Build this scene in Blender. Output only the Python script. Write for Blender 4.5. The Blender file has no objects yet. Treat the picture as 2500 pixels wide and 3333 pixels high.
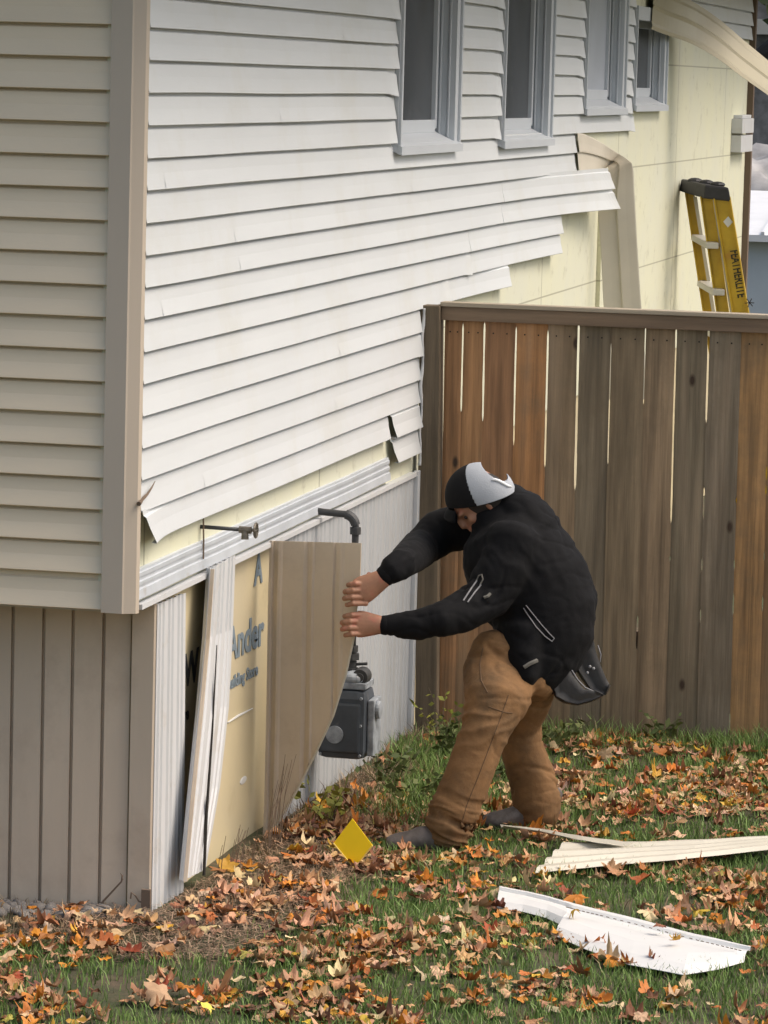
import bpy, bmesh, math, random
import numpy as np
from mathutils import Vector, Matrix, noise
random.seed(7); rng = np.random.default_rng(7)
sc = bpy.context.scene
COL = sc.collection

# ------------------------------------------------------------------ camera
FPX = 12000.0                      # focal length in photo pixels (2500 x 3333)
PITCH, ROLL, YAW = 0.117658, -0.026767, 0.212162
CAM = Vector((3.20364, -11.14985, 2.68420))
fw = Vector((-math.sin(YAW)*math.cos(PITCH), math.cos(YAW)*math.cos(PITCH), -math.sin(PITCH)))
rt0 = Vector((math.cos(YAW), math.sin(YAW), 0)); up0 = rt0.cross(fw)
RT = rt0*math.cos(ROLL) - up0*math.sin(ROLL); UP = up0*math.cos(ROLL) + rt0*math.sin(ROLL)
cd = bpy.data.cameras.new('camera'); cam = bpy.data.objects.new('camera', cd); COL.objects.link(cam)
cd.sensor_fit = 'HORIZONTAL'; cd.sensor_width = 36.0; cd.lens = 36.0*FPX/2500.0
cd.clip_start = 0.1; cd.clip_end = 500
m3 = Matrix((RT, UP, -fw)).transposed()
cam.matrix_world = Matrix.Translation(CAM) @ m3.to_4x4()
sc.camera = cam
sc.render.resolution_x = 768; sc.render.resolution_y = 1024

# ------------------------------------------------------------------ light
SUN_EL, SUN_AZ = math.radians(54), math.radians(84)     # azimuth from +Y towards +X
w = bpy.data.worlds.new('World'); sc.world = w; w.use_nodes = True
nt = w.node_tree; nt.nodes.clear()
sky = nt.nodes.new('ShaderNodeTexSky'); sky.sky_type = 'NISHITA'; sky.sun_disc = False
sky.sun_elevation = SUN_EL; sky.sun_rotation = SUN_AZ
sky.air_density = 1.0; sky.dust_density = 4.0; sky.ozone_density = 1.0
hs = nt.nodes.new('ShaderNodeHueSaturation')   # hazy overcast: the sky is nearly grey; hs.inputs['Saturation'].default_value = 0.16
bg = nt.nodes.new('ShaderNodeBackground'); bg.inputs['Strength'].default_value = 0.15
wo = nt.nodes.new('ShaderNodeOutputWorld')
nt.links.new(sky.outputs[0], hs.inputs['Color']); tn = nt.nodes.new('ShaderNodeMix'); tn.data_type = 'RGBA'; tn.blend_type = 'MULTIPLY'; tn.inputs['Factor'].default_value = 1; tn.inputs[7].default_value = (1.10, 1.02, .91, 1)
nt.links.new(hs.outputs[0], tn.inputs[6]); nt.links.new(tn.outputs[2], bg.inputs[0]); nt.links.new(bg.outputs[0], wo.inputs[0])
sd = bpy.data.lights.new('sun', 'SUN'); sd.energy = 1.05; sd.angle = math.radians(35); sd.color = (1, .97, .92)
sun = bpy.data.objects.new('sun', sd); COL.objects.link(sun)
sdir = Vector((math.sin(SUN_AZ)*math.cos(SUN_EL), math.cos(SUN_AZ)*math.cos(SUN_EL), math.sin(SUN_EL)))
sun.rotation_euler = sdir.to_track_quat('Z', 'Y').to_euler(); sun.location = (6, 2, 8)
sc.view_settings.view_transform = 'Standard'; sc.view_settings.look = 'None'
sc.view_settings.exposure = 0.68; sc.view_settings.gamma = 1.0

# ------------------------------------------------------------------ helpers
def ray(px, py): return RT*((px-1250)/FPX) - UP*((py-1666.5)/FPX) + fw
def ax(px, py, X=0.0): v = ray(px, py); return CAM + v*((X-CAM.x)/v.x)      # on the plane x = X
def ay(px, py, Y=0.0): v = ray(px, py); return CAM + v*((Y-CAM.y)/v.y)
def az(px, py, Z=0.0): v = ray(px, py); return CAM + v*((Z-CAM.z)/v.z)
def ad(px, py, d): return CAM + ray(px, py)*d                              # at distance d along the view axis
def gz(x, y):
    f = max(0.0, min(1.0, 1 - 0.5*x/1.5)) if x > 0 else 1.0
    return -0.045 - 0.025*max(0.0, min(y, 6.0))*f + 0.012*noise.noise(Vector((x*0.9, y*0.9, 0)))
S = 0.1016; ZK = 2.8158
def zk(k): return ZK - S*k

def link(o, parent=None):
    COL.objects.link(o)
    if parent is not None: o.parent = parent
    return o
def tag(o, label=None, cat=None, group=None, kind=None):
    if label: o['label'] = label
    if cat: o['category'] = cat
    if group: o['group'] = group
    if kind: o['kind'] = kind
    return o
def empty(name, loc, label, cat, group=None):
    o = bpy.data.objects.new(name, None); o.empty_display_size = .1
    o.location = loc; COL.objects.link(o); return tag(o, label, cat, group)
def mesh_obj(name, verts, faces, mat, parent=None, smooth=False):
    me = bpy.data.meshes.new(name); me.from_pydata([tuple(v) for v in verts], [], faces); me.update()
    return finish(name, me, mat, parent, smooth)
def finish(name, me, mat, parent=None, smooth=False):
    if mat is not None: me.materials.append(mat)
    if smooth: me.polygons.foreach_set('use_smooth', [True]*len(me.polygons))
    o = bpy.data.objects.new(name, me); link(o, parent)
    if parent is not None: o.matrix_parent_inverse = Matrix.Translation(parent.location).inverted()
    return o
class MB:
    def __init__(s): s.v = []; s.f = []
    def add(s, vs, fs):
        n = len(s.v); s.v += [Vector(v) for v in vs]; s.f += [tuple(i+n for i in f) for f in fs]; return s
    def box(s, x0, x1, y0, y1, z0, z1):
        vs = [(x, y, z) for z in (z0, z1) for y in (y0, y1) for x in (x0, x1)]
        return s.add(vs, [(0,2,3,1),(4,5,7,6),(0,1,5,4),(2,6,7,3),(0,4,6,2),(1,3,7,5)])
    def hexa(s, a, b):    # two quads a (4 pts) and b (4 pts)
        return s.add(list(a)+list(b), [(3,2,1,0),(4,5,6,7),(0,1,5,4),(1,2,6,5),(2,3,7,6),(3,0,4,7)])
    def tube(s, pts, r, n=12, caps=True):
        pts = [Vector(p) for p in pts]; rr = r if isinstance(r, (list, tuple)) else [r]*len(pts)
        base = len(s.v); prev = None; rings = []
        for i, p in enumerate(pts):
            t = (pts[min(i+1, len(pts)-1)] - pts[max(i-1, 0)]).normalized()
            if prev is None: a = t.orthogonal().normalized()
            else: a = (prev - t*prev.dot(t)).normalized()
            prev = a; b = t.cross(a)
            rings.append([p + (a*math.cos(2*math.pi*j/n) + b*math.sin(2*math.pi*j/n))*rr[i] for j in range(n)])
        vs = [q for R_ in rings for q in R_]; fs = []
        for i in range(len(rings)-1):
            for j in range(n):
                fs.append((i*n+j, i*n+(j+1) % n, (i+1)*n+(j+1) % n, (i+1)*n+j))
        if caps:
            fs.append(tuple(range(n-1, -1, -1))); fs.append(tuple((len(rings)-1)*n+j for j in range(n)))
        return s.add(vs, fs)
    def ell(s, c, rx, ry, rz, n=16, m=10, rot=None):
        vs = []; fs = []
        for i in range(m+1):
            th = math.pi*i/m
            for j in range(n):
                ph = 2*math.pi*j/n
                v = Vector((rx*math.sin(th)*math.cos(ph), ry*math.sin(th)*math.sin(ph), rz*math.cos(th)))
                if rot is not None: v = rot @ v
                vs.append(Vector(c)+v)
        for i in range(m):
            for j in range(n):
                fs.append((i*n+j, (i+1)*n+j, (i+1)*n+(j+1) % n, i*n+(j+1) % n))
        return s.add(vs, fs)
    def loft(s, st, n=24):
        """st: list of (centre, half width across the view, half depth along the view)"""
        rings = []
        cs = [Vector(a[0]) for a in st]
        e = []
        for i, (c, hw, hd) in enumerate(st):
            t = (cs[min(i+1, len(cs)-1)] - cs[max(i-1, 0)]).normalized()
            sd_ = fw.cross(t).normalized(); wd = t.cross(sd_)
            rings.append([cs[i] + sd_*hw*math.cos(2*math.pi*j/n) + wd*hd*math.sin(2*math.pi*j/n) for j in range(n)])
        def cap(i, sg):
            c, hw, hd = st[i]; c = Vector(c)
            t = (cs[min(i+1, len(cs)-1)] - cs[max(i-1, 0)]).normalized()*sg
            out = []
            for q in (0.5, 0.85):
                k = math.sqrt(1-q*q)
                out.append([c + (p-c)*k + t*min(hw, hd)*q*0.6 for p in rings[i]])
            return out
        a = cap(0, -1); b = cap(len(st)-1, 1)
        rings = [a[1], a[0]] + rings + b
        vs = [q for R_ in rings for q in R_]; fs = []
        for i in range(len(rings)-1):
            for j in range(n):
                fs.append((i*n+j, i*n+(j+1) % n, (i+1)*n+(j+1) % n, (i+1)*n+j))
        fs.append(tuple(range(n-1, -1, -1))); fs.append(tuple((len(rings)-1)*n+j for j in range(n)))
        return s.add(vs, fs)
    def build(s, name, mat, parent=None, smooth=False, bevel=0, recalc=True):
        me = bpy.data.meshes.new(name); me.from_pydata([tuple(v) for v in s.v], [], s.f); me.update()
        if recalc or bevel:
            bm = bmesh.new(); bm.from_mesh(me)
            if recalc: bmesh.ops.recalc_face_normals(bm, faces=bm.faces)
            if bevel: bmesh.ops.bevel(bm, geom=[e for e in bm.edges if len(e.link_faces) == 2 and e.calc_face_angle(0) > .5], offset=bevel, segments=2, affect='EDGES', profile=.6)
            bm.to_mesh(me); bm.free()
        return finish(name, me, mat, parent, smooth)

def evaluate(me, mods):
    o = bpy.data.objects.new('temp', me); COL.objects.link(o)
    for ty, kw in mods:
        m = o.modifiers.new(ty, ty)
        for k, v in kw.items(): setattr(m, k, v)
    dg = bpy.context.evaluated_depsgraph_get(); dg.update()
    r = bpy.data.meshes.new_from_object(o.evaluated_get(dg))
    bpy.data.objects.remove(o); return r
def remesh(mb, voxel, smooth=6, fac=.5):
    me = bpy.data.meshes.new('t'); me.from_pydata([tuple(v) for v in mb.v], [], mb.f); me.update()
    bm = bmesh.new(); bm.from_mesh(me); bmesh.ops.recalc_face_normals(bm, faces=bm.faces); bm.to_mesh(me); bm.free()
    mods = [('REMESH', dict(mode='VOXEL', voxel_size=voxel))]
    if smooth: mods.append(('SMOOTH', dict(iterations=smooth, factor=fac)))
    return evaluate(me, mods)
def solid(me, t, offset=0):
    return evaluate(me, [('SOLIDIFY', dict(thickness=t, offset=offset))])

# ------------------------------------------------------------------ materials
def mat(name, col, rough=.6, var=0.0, vscale=4.0, bump=0.0, bscale=60.0, stretch=(1,1,1), spec=.5, metallic=0.0, col2=None,
        dirt=None, dscale=1.5, dlo=.5, dhi=.7, sheen=0.0, rnd=False, attr=None, blotch=None, coat=0, knots=False):
    m = bpy.data.materials.new(name); m.use_nodes = True; n = m.node_tree; N = n.nodes; L = n.links
    b = N['Principled BSDF']; b.inputs['Roughness'].default_value = rough; b.inputs['Metallic'].default_value = metallic
    b.inputs['Specular IOR Level'].default_value = spec
    if sheen: b.inputs['Sheen Weight'].default_value = sheen
    if coat: b.inputs['Coat Weight'].default_value = coat
    tc = N.new('ShaderNodeTexCoord'); mp = N.new('ShaderNodeMapping'); mp.inputs['Scale'].default_value = stretch
    L.new(tc.outputs['Object'], mp.inputs['Vector'])
    vec = mp.outputs['Vector']
    if rnd:
        oi = N.new('ShaderNodeObjectInfo'); mu = N.new('ShaderNodeVectorMath'); mu.operation = 'MULTIPLY_ADD'
        cmb = N.new('ShaderNodeCombineXYZ'); [L.new(oi.outputs['Random'], cmb.inputs[i]) for i in range(3)]
        L.new(cmb.outputs[0], mu.inputs[0]); mu.inputs[1].default_value = (37, 53, 91); L.new(vec, mu.inputs[2]); vec = mu.outputs[0]
    if attr:
        at = N.new('ShaderNodeAttribute'); at.attribute_name = attr; cur = at.outputs['Color']
    else:
        rgb = N.new('ShaderNodeRGB'); rgb.outputs[0].default_value = (*col, 1); cur = rgb.outputs[0]
    def nz(scale, detail=5, r=.6, v=None):
        t = N.new('ShaderNodeTexNoise'); t.inputs['Scale'].default_value = scale; t.inputs['Detail'].default_value = detail
        t.inputs['Roughness'].default_value = r; L.new(v or vec, t.inputs['Vector']); return t.outputs['Fac']
    def ramp(f, lo, hi):
        r = N.new('ShaderNodeMapRange'); r.inputs['From Min'].default_value = lo; r.inputs['From Max'].default_value = hi
        L.new(f, r.inputs['Value']); return r.outputs['Result']
    def mix(f, a, c):
        x = N.new('ShaderNodeMix'); x.data_type = 'RGBA'; L.new(f, x.inputs['Factor']); L.new(a, x.inputs[6])
        if isinstance(c, tuple): x.inputs[7].default_value = (*c, 1)
        else: L.new(c, x.inputs[7])
        return x.outputs[2]
    if var or col2:
        c2 = col2 if col2 else tuple(c*(1-var) for c in col)
        if attr and not col2:
            hv = N.new('ShaderNodeHueSaturation'); L.new(cur, hv.inputs['Color']); hv.inputs['Value'].default_value = 1-var; c2 = hv.outputs[0]
        cur = mix(ramp(nz(vscale), .35, .65), cur, c2)
    if dirt:
        cur = mix(ramp(nz(dscale, 8, .7, tc.outputs['Object']), dlo, dhi), cur, dirt)
    if blotch:
        for (c, scale, lo, hi) in blotch: cur = mix(ramp(nz(scale, 3, .5), lo, hi), cur, c)
    if knots:
        km = N.new('ShaderNodeMapping'); km.inputs['Scale'].default_value = (1, 1, .5); km.inputs['Rotation'].default_value = (math.pi/2, 0, 0); L.new(tc.outputs['Object'], km.inputs['Vector'])
        vo = N.new('ShaderNodeTexVoronoi'); vo.voronoi_dimensions = '2D'; vo.inputs['Scale'].default_value = 4.2; L.new(km.outputs[0], vo.inputs['Vector'])
        a_ = ramp(vo.outputs['Distance'], .070, .03)
        sp_ = N.new('ShaderNodeSeparateColor'); L.new(vo.outputs['Color'], sp_.inputs[0]); b_ = ramp(sp_.outputs[0], .55, .6)
        mm = N.new('ShaderNodeMath'); mm.operation = 'MULTIPLY'; L.new(a_, mm.inputs[0]); L.new(b_, mm.inputs[1])
        cur = mix(mm.outputs[0], cur, (.045,.026,.014))
        # fine dark checks along the grain
        sm_ = N.new('ShaderNodeMapping'); sm_.inputs['Scale'].default_value = (60, 10, .9); L.new(vec, sm_.inputs['Vector'])
        ck = ramp(nz(1.0, 3, .5, sm_.outputs[0]), .63, .70)
        mk_ = N.new('ShaderNodeMath'); mk_.operation = 'MULTIPLY'; L.new(ck, mk_.inputs[0]); mk_.inputs[1].default_value = .55
        cur = mix(mk_.outputs[0], cur, (.06,.04,.025))
    L.new(cur, b.inputs['Base Color'])
    if bump:
        bp = N.new('ShaderNodeBump'); bp.inputs['Strength'].default_value = bump; bp.inputs['Distance'].default_value = .004
        L.new(nz(bscale, 6, .65), bp.inputs['Height']); L.new(bp.outputs[0], b.inputs['Normal'])
    return m

VINYL = (.72, .61, .445)
M = {}
M['siding'] = mat('vinyl_siding', VINYL, .42, var=.07, vscale=1.4, bump=.12, bscale=25, stretch=(1,1,4), dirt=(.64,.55,.42), dscale=2.2, dlo=.52, dhi=.8)
M['side_siding'] = mat('sky_tinted_vinyl_siding', (.61,.642,.66), .42, var=.06, vscale=1.2, bump=.10, bscale=18, stretch=(1,.6,4), dirt=(.55,.565,.545), dscale=1.6, dlo=.5, dhi=.75)  # beige vinyl made bluish white; sky light on the wall is in the colour
M['post'] = mat('corner_post_vinyl', (.50,.43,.345), .5, var=.06, vscale=2, bump=.08, bscale=20, stretch=(1,1,.4))
M['skirt'] = mat('tan_skirt_vinyl', (.56,.47,.365), .5, var=.1, vscale=3, bump=.1, bscale=30, stretch=(2,2,.4), dirt=(.42,.34,.26), dscale=3, dlo=.5, dhi=.75)
M['far_white'] = mat('ribbed_white_vinyl', (.44,.46,.475), .5, var=.1, vscale=4, bump=.1, bscale=30, stretch=(1,1,.3), dirt=(.36,.35,.32), dscale=5, dlo=.56, dhi=.8)  # white trim vinyl made darker; shade by the fence is in the colour
M['white_trim'] = mat('white_vinyl_trim', (.56,.575,.585), .5, var=.06, vscale=4, bump=.1, bscale=30, stretch=(1,1,.3), dirt=(.45,.42,.37), dscale=5, dlo=.56, dhi=.8)
M['alu'] = mat('white_aluminium_strip', (.50,.54,.58), .38, var=.12, vscale=6, bump=.15, bscale=30, dirt=(.36,.34,.31), dscale=9, dlo=.58, dhi=.75)
M['win'] = mat('window_frame_vinyl', (.52,.56,.60), .4, var=.05, vscale=3)
M['glass'] = mat('window_glass', (.06,.066,.072), .22, spec=.35, var=.4, vscale=1.5, dirt=(.11,.115,.12), dscale=5, dlo=.55, dhi=.8)
M['palepane'] = mat('pale_pane', (.42,.46,.52), .4, var=.1)  # pale bluish colour for the pane of one window
M['roof'] = mat('roof_shingle', (.10,.09,.085), .9, var=.3, vscale=12)
M['soffit'] = mat('soffit_vinyl', (.5,.46,.38), .6)
M['dark'] = mat('dark_gap', (.02,.017,.013), .9)
M['fence'] = mat('cedar_board', (.2,.12,.07), .8, attr='tint', var=.5, vscale=3.6, bump=.9, bscale=7, stretch=(8,8,.4), rnd=True, dirt=(.15,.115,.07), dscale=1.5, dlo=.48, dhi=.75, knots=True,
                 blotch=[((.05,.03,.02), 1.2, .64, .78), ((.36,.27,.18), .8, .56, .80)])
M['rail'] = mat('weathered_rail', (.22,.155,.10), .8, var=.35, vscale=3, bump=.5, bscale=8, stretch=(.5,9,9))
M['railtop'] = mat('pale_rail_top', (.42,.36,.27), .8, var=.25, vscale=3, bump=.5, bscale=8, stretch=(.5,9,9))
M['pipe'] = mat('dark_iron_pipe', (.055,.058,.06), .5, var=.3, vscale=20, bump=.3, bscale=60)
M['meter'] = mat('slate_grey_meter', (.075,.09,.108), .5, var=.35, vscale=8, bump=.2, dirt=(.14,.14,.14), dscale=14, dlo=.6, dhi=.75)
M['metertop'] = mat('pale_cast_metal', (.38,.42,.46), .45, var=.5, vscale=22, bump=.3)
M['brass'] = mat('corroded_brass', (.17,.15,.12), .45, var=.5, vscale=40, metallic=.4, bump=.4)
M['yellow_fg'] = mat('yellow_fibreglass', (.55,.36,.02), .45, var=.25, vscale=6, dirt=(.40,.2,.02), dscale=6, dlo=.58, dhi=.72)
M['black_pl'] = mat('black_plastic', (.03,.03,.035), .6, var=.3, vscale=20, bump=.3)
M['alu_step'] = mat('aluminium_step', (.5,.49,.45), .4, metallic=.3)
M['flag'] = mat('yellow_flag', (.98,.68,.01), .45, var=.04, vscale=6)
M['flag_edge'] = mat('pale_yellow_edge', (.85,.62,.16), .5)
M['jacket'] = mat('black_jacket', (.0035,.0038,.005), .85, var=.35, vscale=9, bump=.25, bscale=90, sheen=.012, spec=.2)
M['jeans'] = mat('brown_canvas', (.225,.125,.057), .9, var=.25, vscale=7, bump=.35, bscale=120, dirt=(.11,.07,.038), dscale=5, dlo=.46, dhi=.68, spec=.2)
M['seamdark'] = mat('dark_seam', (.012,.012,.014), .8)
M['seam'] = mat('brown_seam', (.10,.058,.028), .9)
M['boot'] = mat('worn_boot_leather', (.14,.12,.11), .75, var=.4, vscale=14, bump=.4, dirt=(.2,.18,.17), dscale=12, dlo=.5, dhi=.7)
M['sole'] = mat('boot_sole', (.03,.028,.026), .85)
M['skin'] = mat('skin', (.34,.17,.10), .55, var=.22, vscale=22, bump=.2, bscale=140, blotch=[((.37,.14,.09), 28, .52, .7)])
M['capblack'] = mat('black_cap_cloth', (.008,.008,.009), .9, bump=.3, bscale=200, spec=.2)
M['capgrey'] = mat('light_grey_cap_mesh', (.38,.41,.45), .7, var=.1, vscale=10, bump=.35, bscale=220)
M['strap'] = mat('white_snap_strap', (.75,.78,.8), .3)
M['hair'] = mat('dark_hair', (.02,.015,.012), .7)
M['leather'] = mat('black_tool_leather', (.030,.029,.028), .62, var=.4, vscale=14, bump=.4, bscale=50)
M['trimline'] = mat('grey_piping', (.22,.22,.23), .6, var=.2, vscale=60)
M['patch'] = mat('khaki_patch', (.12,.115,.1), .8)
M['panelwhite'] = mat('white_panel_back', (.66,.665,.65), .5, var=.05, vscale=5, dirt=(.5,.46,.36), dscale=10, dlo=.66, dhi=.8)
M['creampanel'] = mat('cream_panel', (.55,.52,.43), .5, var=.08, vscale=5, dirt=(.40,.33,.22), dscale=7, dlo=.6, dhi=.8)
M['bent'] = mat('bent_vinyl', (.58,.54,.45), .45, var=.08, vscale=3)  # side wall vinyl made duller; shade of its turned face is in the colour
M['stripbeige'] = mat('beige_bent_strip', (.33,.30,.20), .45, var=.08, vscale=4, bump=.1)
M['stone'] = mat('river_stone', (.2,.185,.17), .8, var=.4, vscale=9, bump=.4, rnd=True)
M['twig'] = mat('dry_twig', (.14,.10,.07), .9)
M['bark'] = mat('bark', (.07,.055,.04), .9, bump=.5, bscale=12)
M['leafgreen'] = mat('weed_leaf', (.055,.085,.02), .6, col2=(.10,.12,.025), vscale=6)
M['leafyellow'] = mat('yellowed_leaf', (.30,.28,.04), .6, col2=(.18,.22,.03), vscale=9)
M['fir'] = mat('evergreen_leaf', (.03,.045,.015), .7, col2=(.06,.08,.02), vscale=2)
M['ink'] = mat('blue_grey_ink', (.20,.26,.31), .6, var=.2, vscale=30)
M['inkdark'] = mat('dark_ink', (.03,.035,.04), .7, var=.3, vscale=30)
M['black_ink'] = mat('black_letters', (.03,.028,.01), .6)
M['leaf'] = mat('fallen_leaf', (.3,.15,.06), .62, attr='tint', var=.22, vscale=26, bump=.5, bscale=40, spec=.4)
M['grass'] = mat('grass_blade', (.08,.12,.03), .55, attr='tint', spec=.35)
M['ground'] = mat('soil_and_thatch', (.060,.052,.030), .95, col2=(.045,.06,.02), vscale=2.2, bump=.8, bscale=30, dirt=(.12,.085,.055), dscale=6, dlo=.5, dhi=.7)
M['shedroof'] = mat('white_metal_roof', (.72,.74,.76), .4, var=.1)
M['shedwall'] = mat('pale_blue_wall', (.52,.58,.62), .6, var=.06)
M['tarp'] = mat('grey_tarp', (.36,.355,.35), .6, var=.45, vscale=3, bump=.6, bscale=6)
M['greyhouse'] = mat('grey_siding', (.27,.27,.28), .7, var=.5, vscale=5)

# foam sheathing with board seams
def foam(name, c1, c2, seams=True):
    m = mat(name, c1, .7, col2=c2, vscale=1.1, bump=.15, bscale=30, dirt=tuple(.7*a for a in c1), dscale=3.5, dlo=.58, dhi=.85)
    n = m.node_tree; N = n.nodes; L = n.links; b = N['Principled BSDF']
    if not seams: return m
    cur = b.inputs['Base Color'].links[0].from_socket
    tc = N.new('ShaderNodeTexCoord'); sx = N.new('ShaderNodeSeparateXYZ'); L.new(tc.outputs['Object'], sx.inputs[0])
    def line(sock, period, off, wd):
        a = N.new('ShaderNodeMath'); a.operation = 'ADD'; L.new(sock, a.inputs[0]); a.inputs[1].default_value = off
        p = N.new('ShaderNodeMath'); p.operation = 'PINGPONG'; L.new(a.outputs[0], p.inputs[0]); p.inputs[1].default_value = period/2
        c = N.new('ShaderNodeMath'); c.operation = 'LESS_THAN'; L.new(p.outputs[0], c.inputs[0]); c.inputs[1].default_value = wd; return c.outputs[0]
    l1 = line(sx.outputs['Z'], .61, -2.19, .004); l2 = line(sx.outputs['Y'], 2.44, -12.35, .008)
    mx = N.new('ShaderNodeMath'); mx.operation = 'MAXIMUM'; L.new(l1, mx.inputs[0]); L.new(l2, mx.inputs[1])
    s = N.new('ShaderNodeMath'); s.operation = 'MULTIPLY'; L.new(mx.outputs[0], s.inputs[0]); s.inputs[1].default_value = .6
    x = N.new('ShaderNodeMix'); x.data_type = 'RGBA'; L.new(s.outputs[0], x.inputs['Factor']); L.new(cur, x.inputs[6]); x.inputs[7].default_value = (.2,.19,.13,1)
    # scattered grey mould specks
    t = N.new('ShaderNodeTexNoise'); t.inputs['Scale'].default_value = 7; t.inputs['Detail'].default_value = 8; t.inputs['Roughness'].default_value = .75; L.new(tc.outputs['Object'], t.inputs['Vector'])
    r = N.new('ShaderNodeMapRange'); L.new(t.outputs['Fac'], r.inputs['Value']); r.inputs['From Min'].default_value = .56; r.inputs['From Max'].default_value = .74; r.inputs['To Max'].default_value = .8
    y = N.new('ShaderNodeMix'); y.data_type = 'RGBA'; L.new(r.outputs[0], y.inputs['Factor']); L.new(x.outputs[2], y.inputs[6]); y.inputs[7].default_value = (.38,.37,.28,1)
    L.new(y.outputs[2], b.inputs['Base Color']); return m
M['foam'] = foam('pale_yellow_foam_board', (.64,.64,.47), (.60,.61,.50))
M['foamskirt'] = foam('amber_foam_board', (.62,.53,.32), (.50,.44,.30), False)

# ------------------------------------------------------------------ ground
def make_ground():
    xs = np.concatenate([np.linspace(-150, -4, 12), np.linspace(-3.5, 5, 70), np.linspace(6, 150, 12)])
    ys = np.concatenate([np.linspace(-60, -5, 8), np.linspace(-4, 7, 90), np.linspace(8, 300, 16)])
    vs = [(x, y, gz(x, y) + .006*noise.noise(Vector((x*7, y*7, 3)))) for y in ys for x in xs]
    nx = len(xs); fs = [(j*nx+i, j*nx+i+1, (j+1)*nx+i+1, (j+1)*nx+i) for j in range(len(ys)-1) for i in range(nx-1)]
    tag(mesh_obj('ground', vs, fs, M['ground'], smooth=True), kind='structure')
make_ground()

# ------------------------------------------------------------------ house
house = empty('house', (0, 0, 0), 'large house with beige lap siding, its long side partly stripped to yellow board', 'house')

WINS = [(3.70, 4.98, 2.375, 3.30), (6.03, 7.40, 2.370, 3.30), (8.42, 9.85, 2.515, 3.30), (10.20, 11.52, 2.53, 3.13)]
EAVE = 3.46
# sheathing (cut round the windows)
mb = MB()
mb.box(-.12, -.014, 0.0, .30, .978, 2.36)
mb.box(-.12, -.014, .30, 16.1, .978, 2.36)
segs = [0.0] + [v for a in WINS for v in a[:2]] + [16.1]
for i in range(0, len(segs), 2): mb.box(-.12, -.014, segs[i], segs[i+1], 2.36, EAVE)
for (y0, y1, z0, z1) in WINS:
    if z0 > 2.37: mb.box(-.12, -.014, y0, y1, 2.36, z0)
    mb.box(-.12, -.014, y0, y1, z1, EAVE)
mb.build('foam_sheathing', M['foam'], house)
mb = MB(); mb.box(-.13, -.03, .27, 16.1, -.3, .977); mb.build('skirt_foam_board', M['foamskirt'], house)
mb = MB()
mb.box(-6, -.125, .02, 16.0, .977, EAVE)                # building mass behind the cladding
mb.box(-6, -.135, .29, 16.0, -.3, .976)
# openings of the windows are shallow boxes cut in front of this core
mb.build('core_wall', M['dark'], house)
mb = MB(); mb.box(-6, -.02, .012, .28, .968, .976); mb.build('overhang_soffit', M['soffit'], house)
# unseen roof; eave overhang extended to darken the upper side wall
mb = MB()
mb.add([(-6.5,-.5,EAVE+1.6),(-6.5,16.6,EAVE+1.6),(.62,-.5,EAVE),(.62,16.6,EAVE),(-6.5,-.5,EAVE+1.75),(-6.5,16.6,EAVE+1.75),(.62,-.5,EAVE+.14),(.62,16.6,EAVE+.14)],
       [(0,1,3,2),(4,6,7,5),(0,2,6,4),(1,5,7,3),(2,3,7,6),(0,4,5,1)])
roof = mb.build('roof', M['roof'], house)
mb = MB(); mb.box(-.01, .61, -.48, 16.5, EAVE-.03, EAVE-.012); mb.box(-6, -.01, -.48, -.03, EAVE-.03, EAVE-.012); mb.build('soffit', M['soffit'], roof)
mb = MB(); mb.box(.62, .72, -.5, 16.6, EAVE-.03, EAVE+.09); mb.build('gutter', M['white_trim'], roof, bevel=.01)

def course(mb, u0, u1, zb, place, bow=None, lip=.015, step=.12, seed=0, sag=None, top=None):
    """one siding course between u0 and u1 with its bottom edge at zb; place(u, out, z) -> point"""
    n = max(2, int((u1-u0)/step)+1)
    prof = [(-.007, S+.012 if top is None else top), (-.007, S-.006), (.001, S-.013), (.006, S*.5), (lip-.001, .006), (lip, .001), (lip-.003, -.001), (.001, .001)]
    vs = []
    for i in range(n):
        u = u0+(u1-u0)*i/(n-1)
        o = bow(u) if bow else 0.0
        w1 = .0012*noise.noise(Vector((u*1.3, seed*3.1, 0))) ; w2 = .0025*noise.noise(Vector((u*.8, seed*1.7, 5)))
        dz = sag(u) if sag else 0.0
        for k, (a, b) in enumerate(prof): vs.append(place(u, a+w1+o, zb+b+w2+dz))
    m = len(prof)
    fs = [(i*m+k, (i+1)*m+k, (i+1)*m+k+1, i*m+k+1) for i in range(n-1) for k in range(m-1)]
    mb.add(vs, fs)
side = lambda u, o, z: Vector((o, u, z))
front = lambda u, o, z: Vector((u, -o, z))

# front wall: beige courses
mb = MB()
for k in range(-8, 19):
    j = -1.1 - 1.3*random.random()
    zb = zk(k)+.009*0 + .006
    if k == 18: zb = .979
    course(mb, -4.5, j+.02, zb, front, seed=k, lip=.018); course(mb, j, -.1, zb, front, seed=k, lip=.0195)
mb.build('front_siding', M['siding'], house, smooth=False)

# corner post: broad face to the front, narrow light return to the side
mb = MB(); x0 = -.100
mb.add([(x0,-.004,.972),(x0,-.032,.972),(-.031,-.034,.972),(-.026,-.030,.972),(.008,-.012,.972),(.015,.002,.972),(.0,.012,.972)] +
       [(x0,-.004,EAVE-.03),(x0,-.032,EAVE-.03),(-.031,-.034,EAVE-.03),(-.026,-.030,EAVE-.03),(.008,-.012,EAVE-.03),(.015,.002,EAVE-.03),(.0,.012,EAVE-.03)],
       [(i,(i+1) % 7,(i+1) % 7+7,i+7) for i in range(7)] + [(6,5,4,3,2,1,0),(7,8,9,10,11,12,13)])
mb.build('corner_post', M['post'], house)

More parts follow.
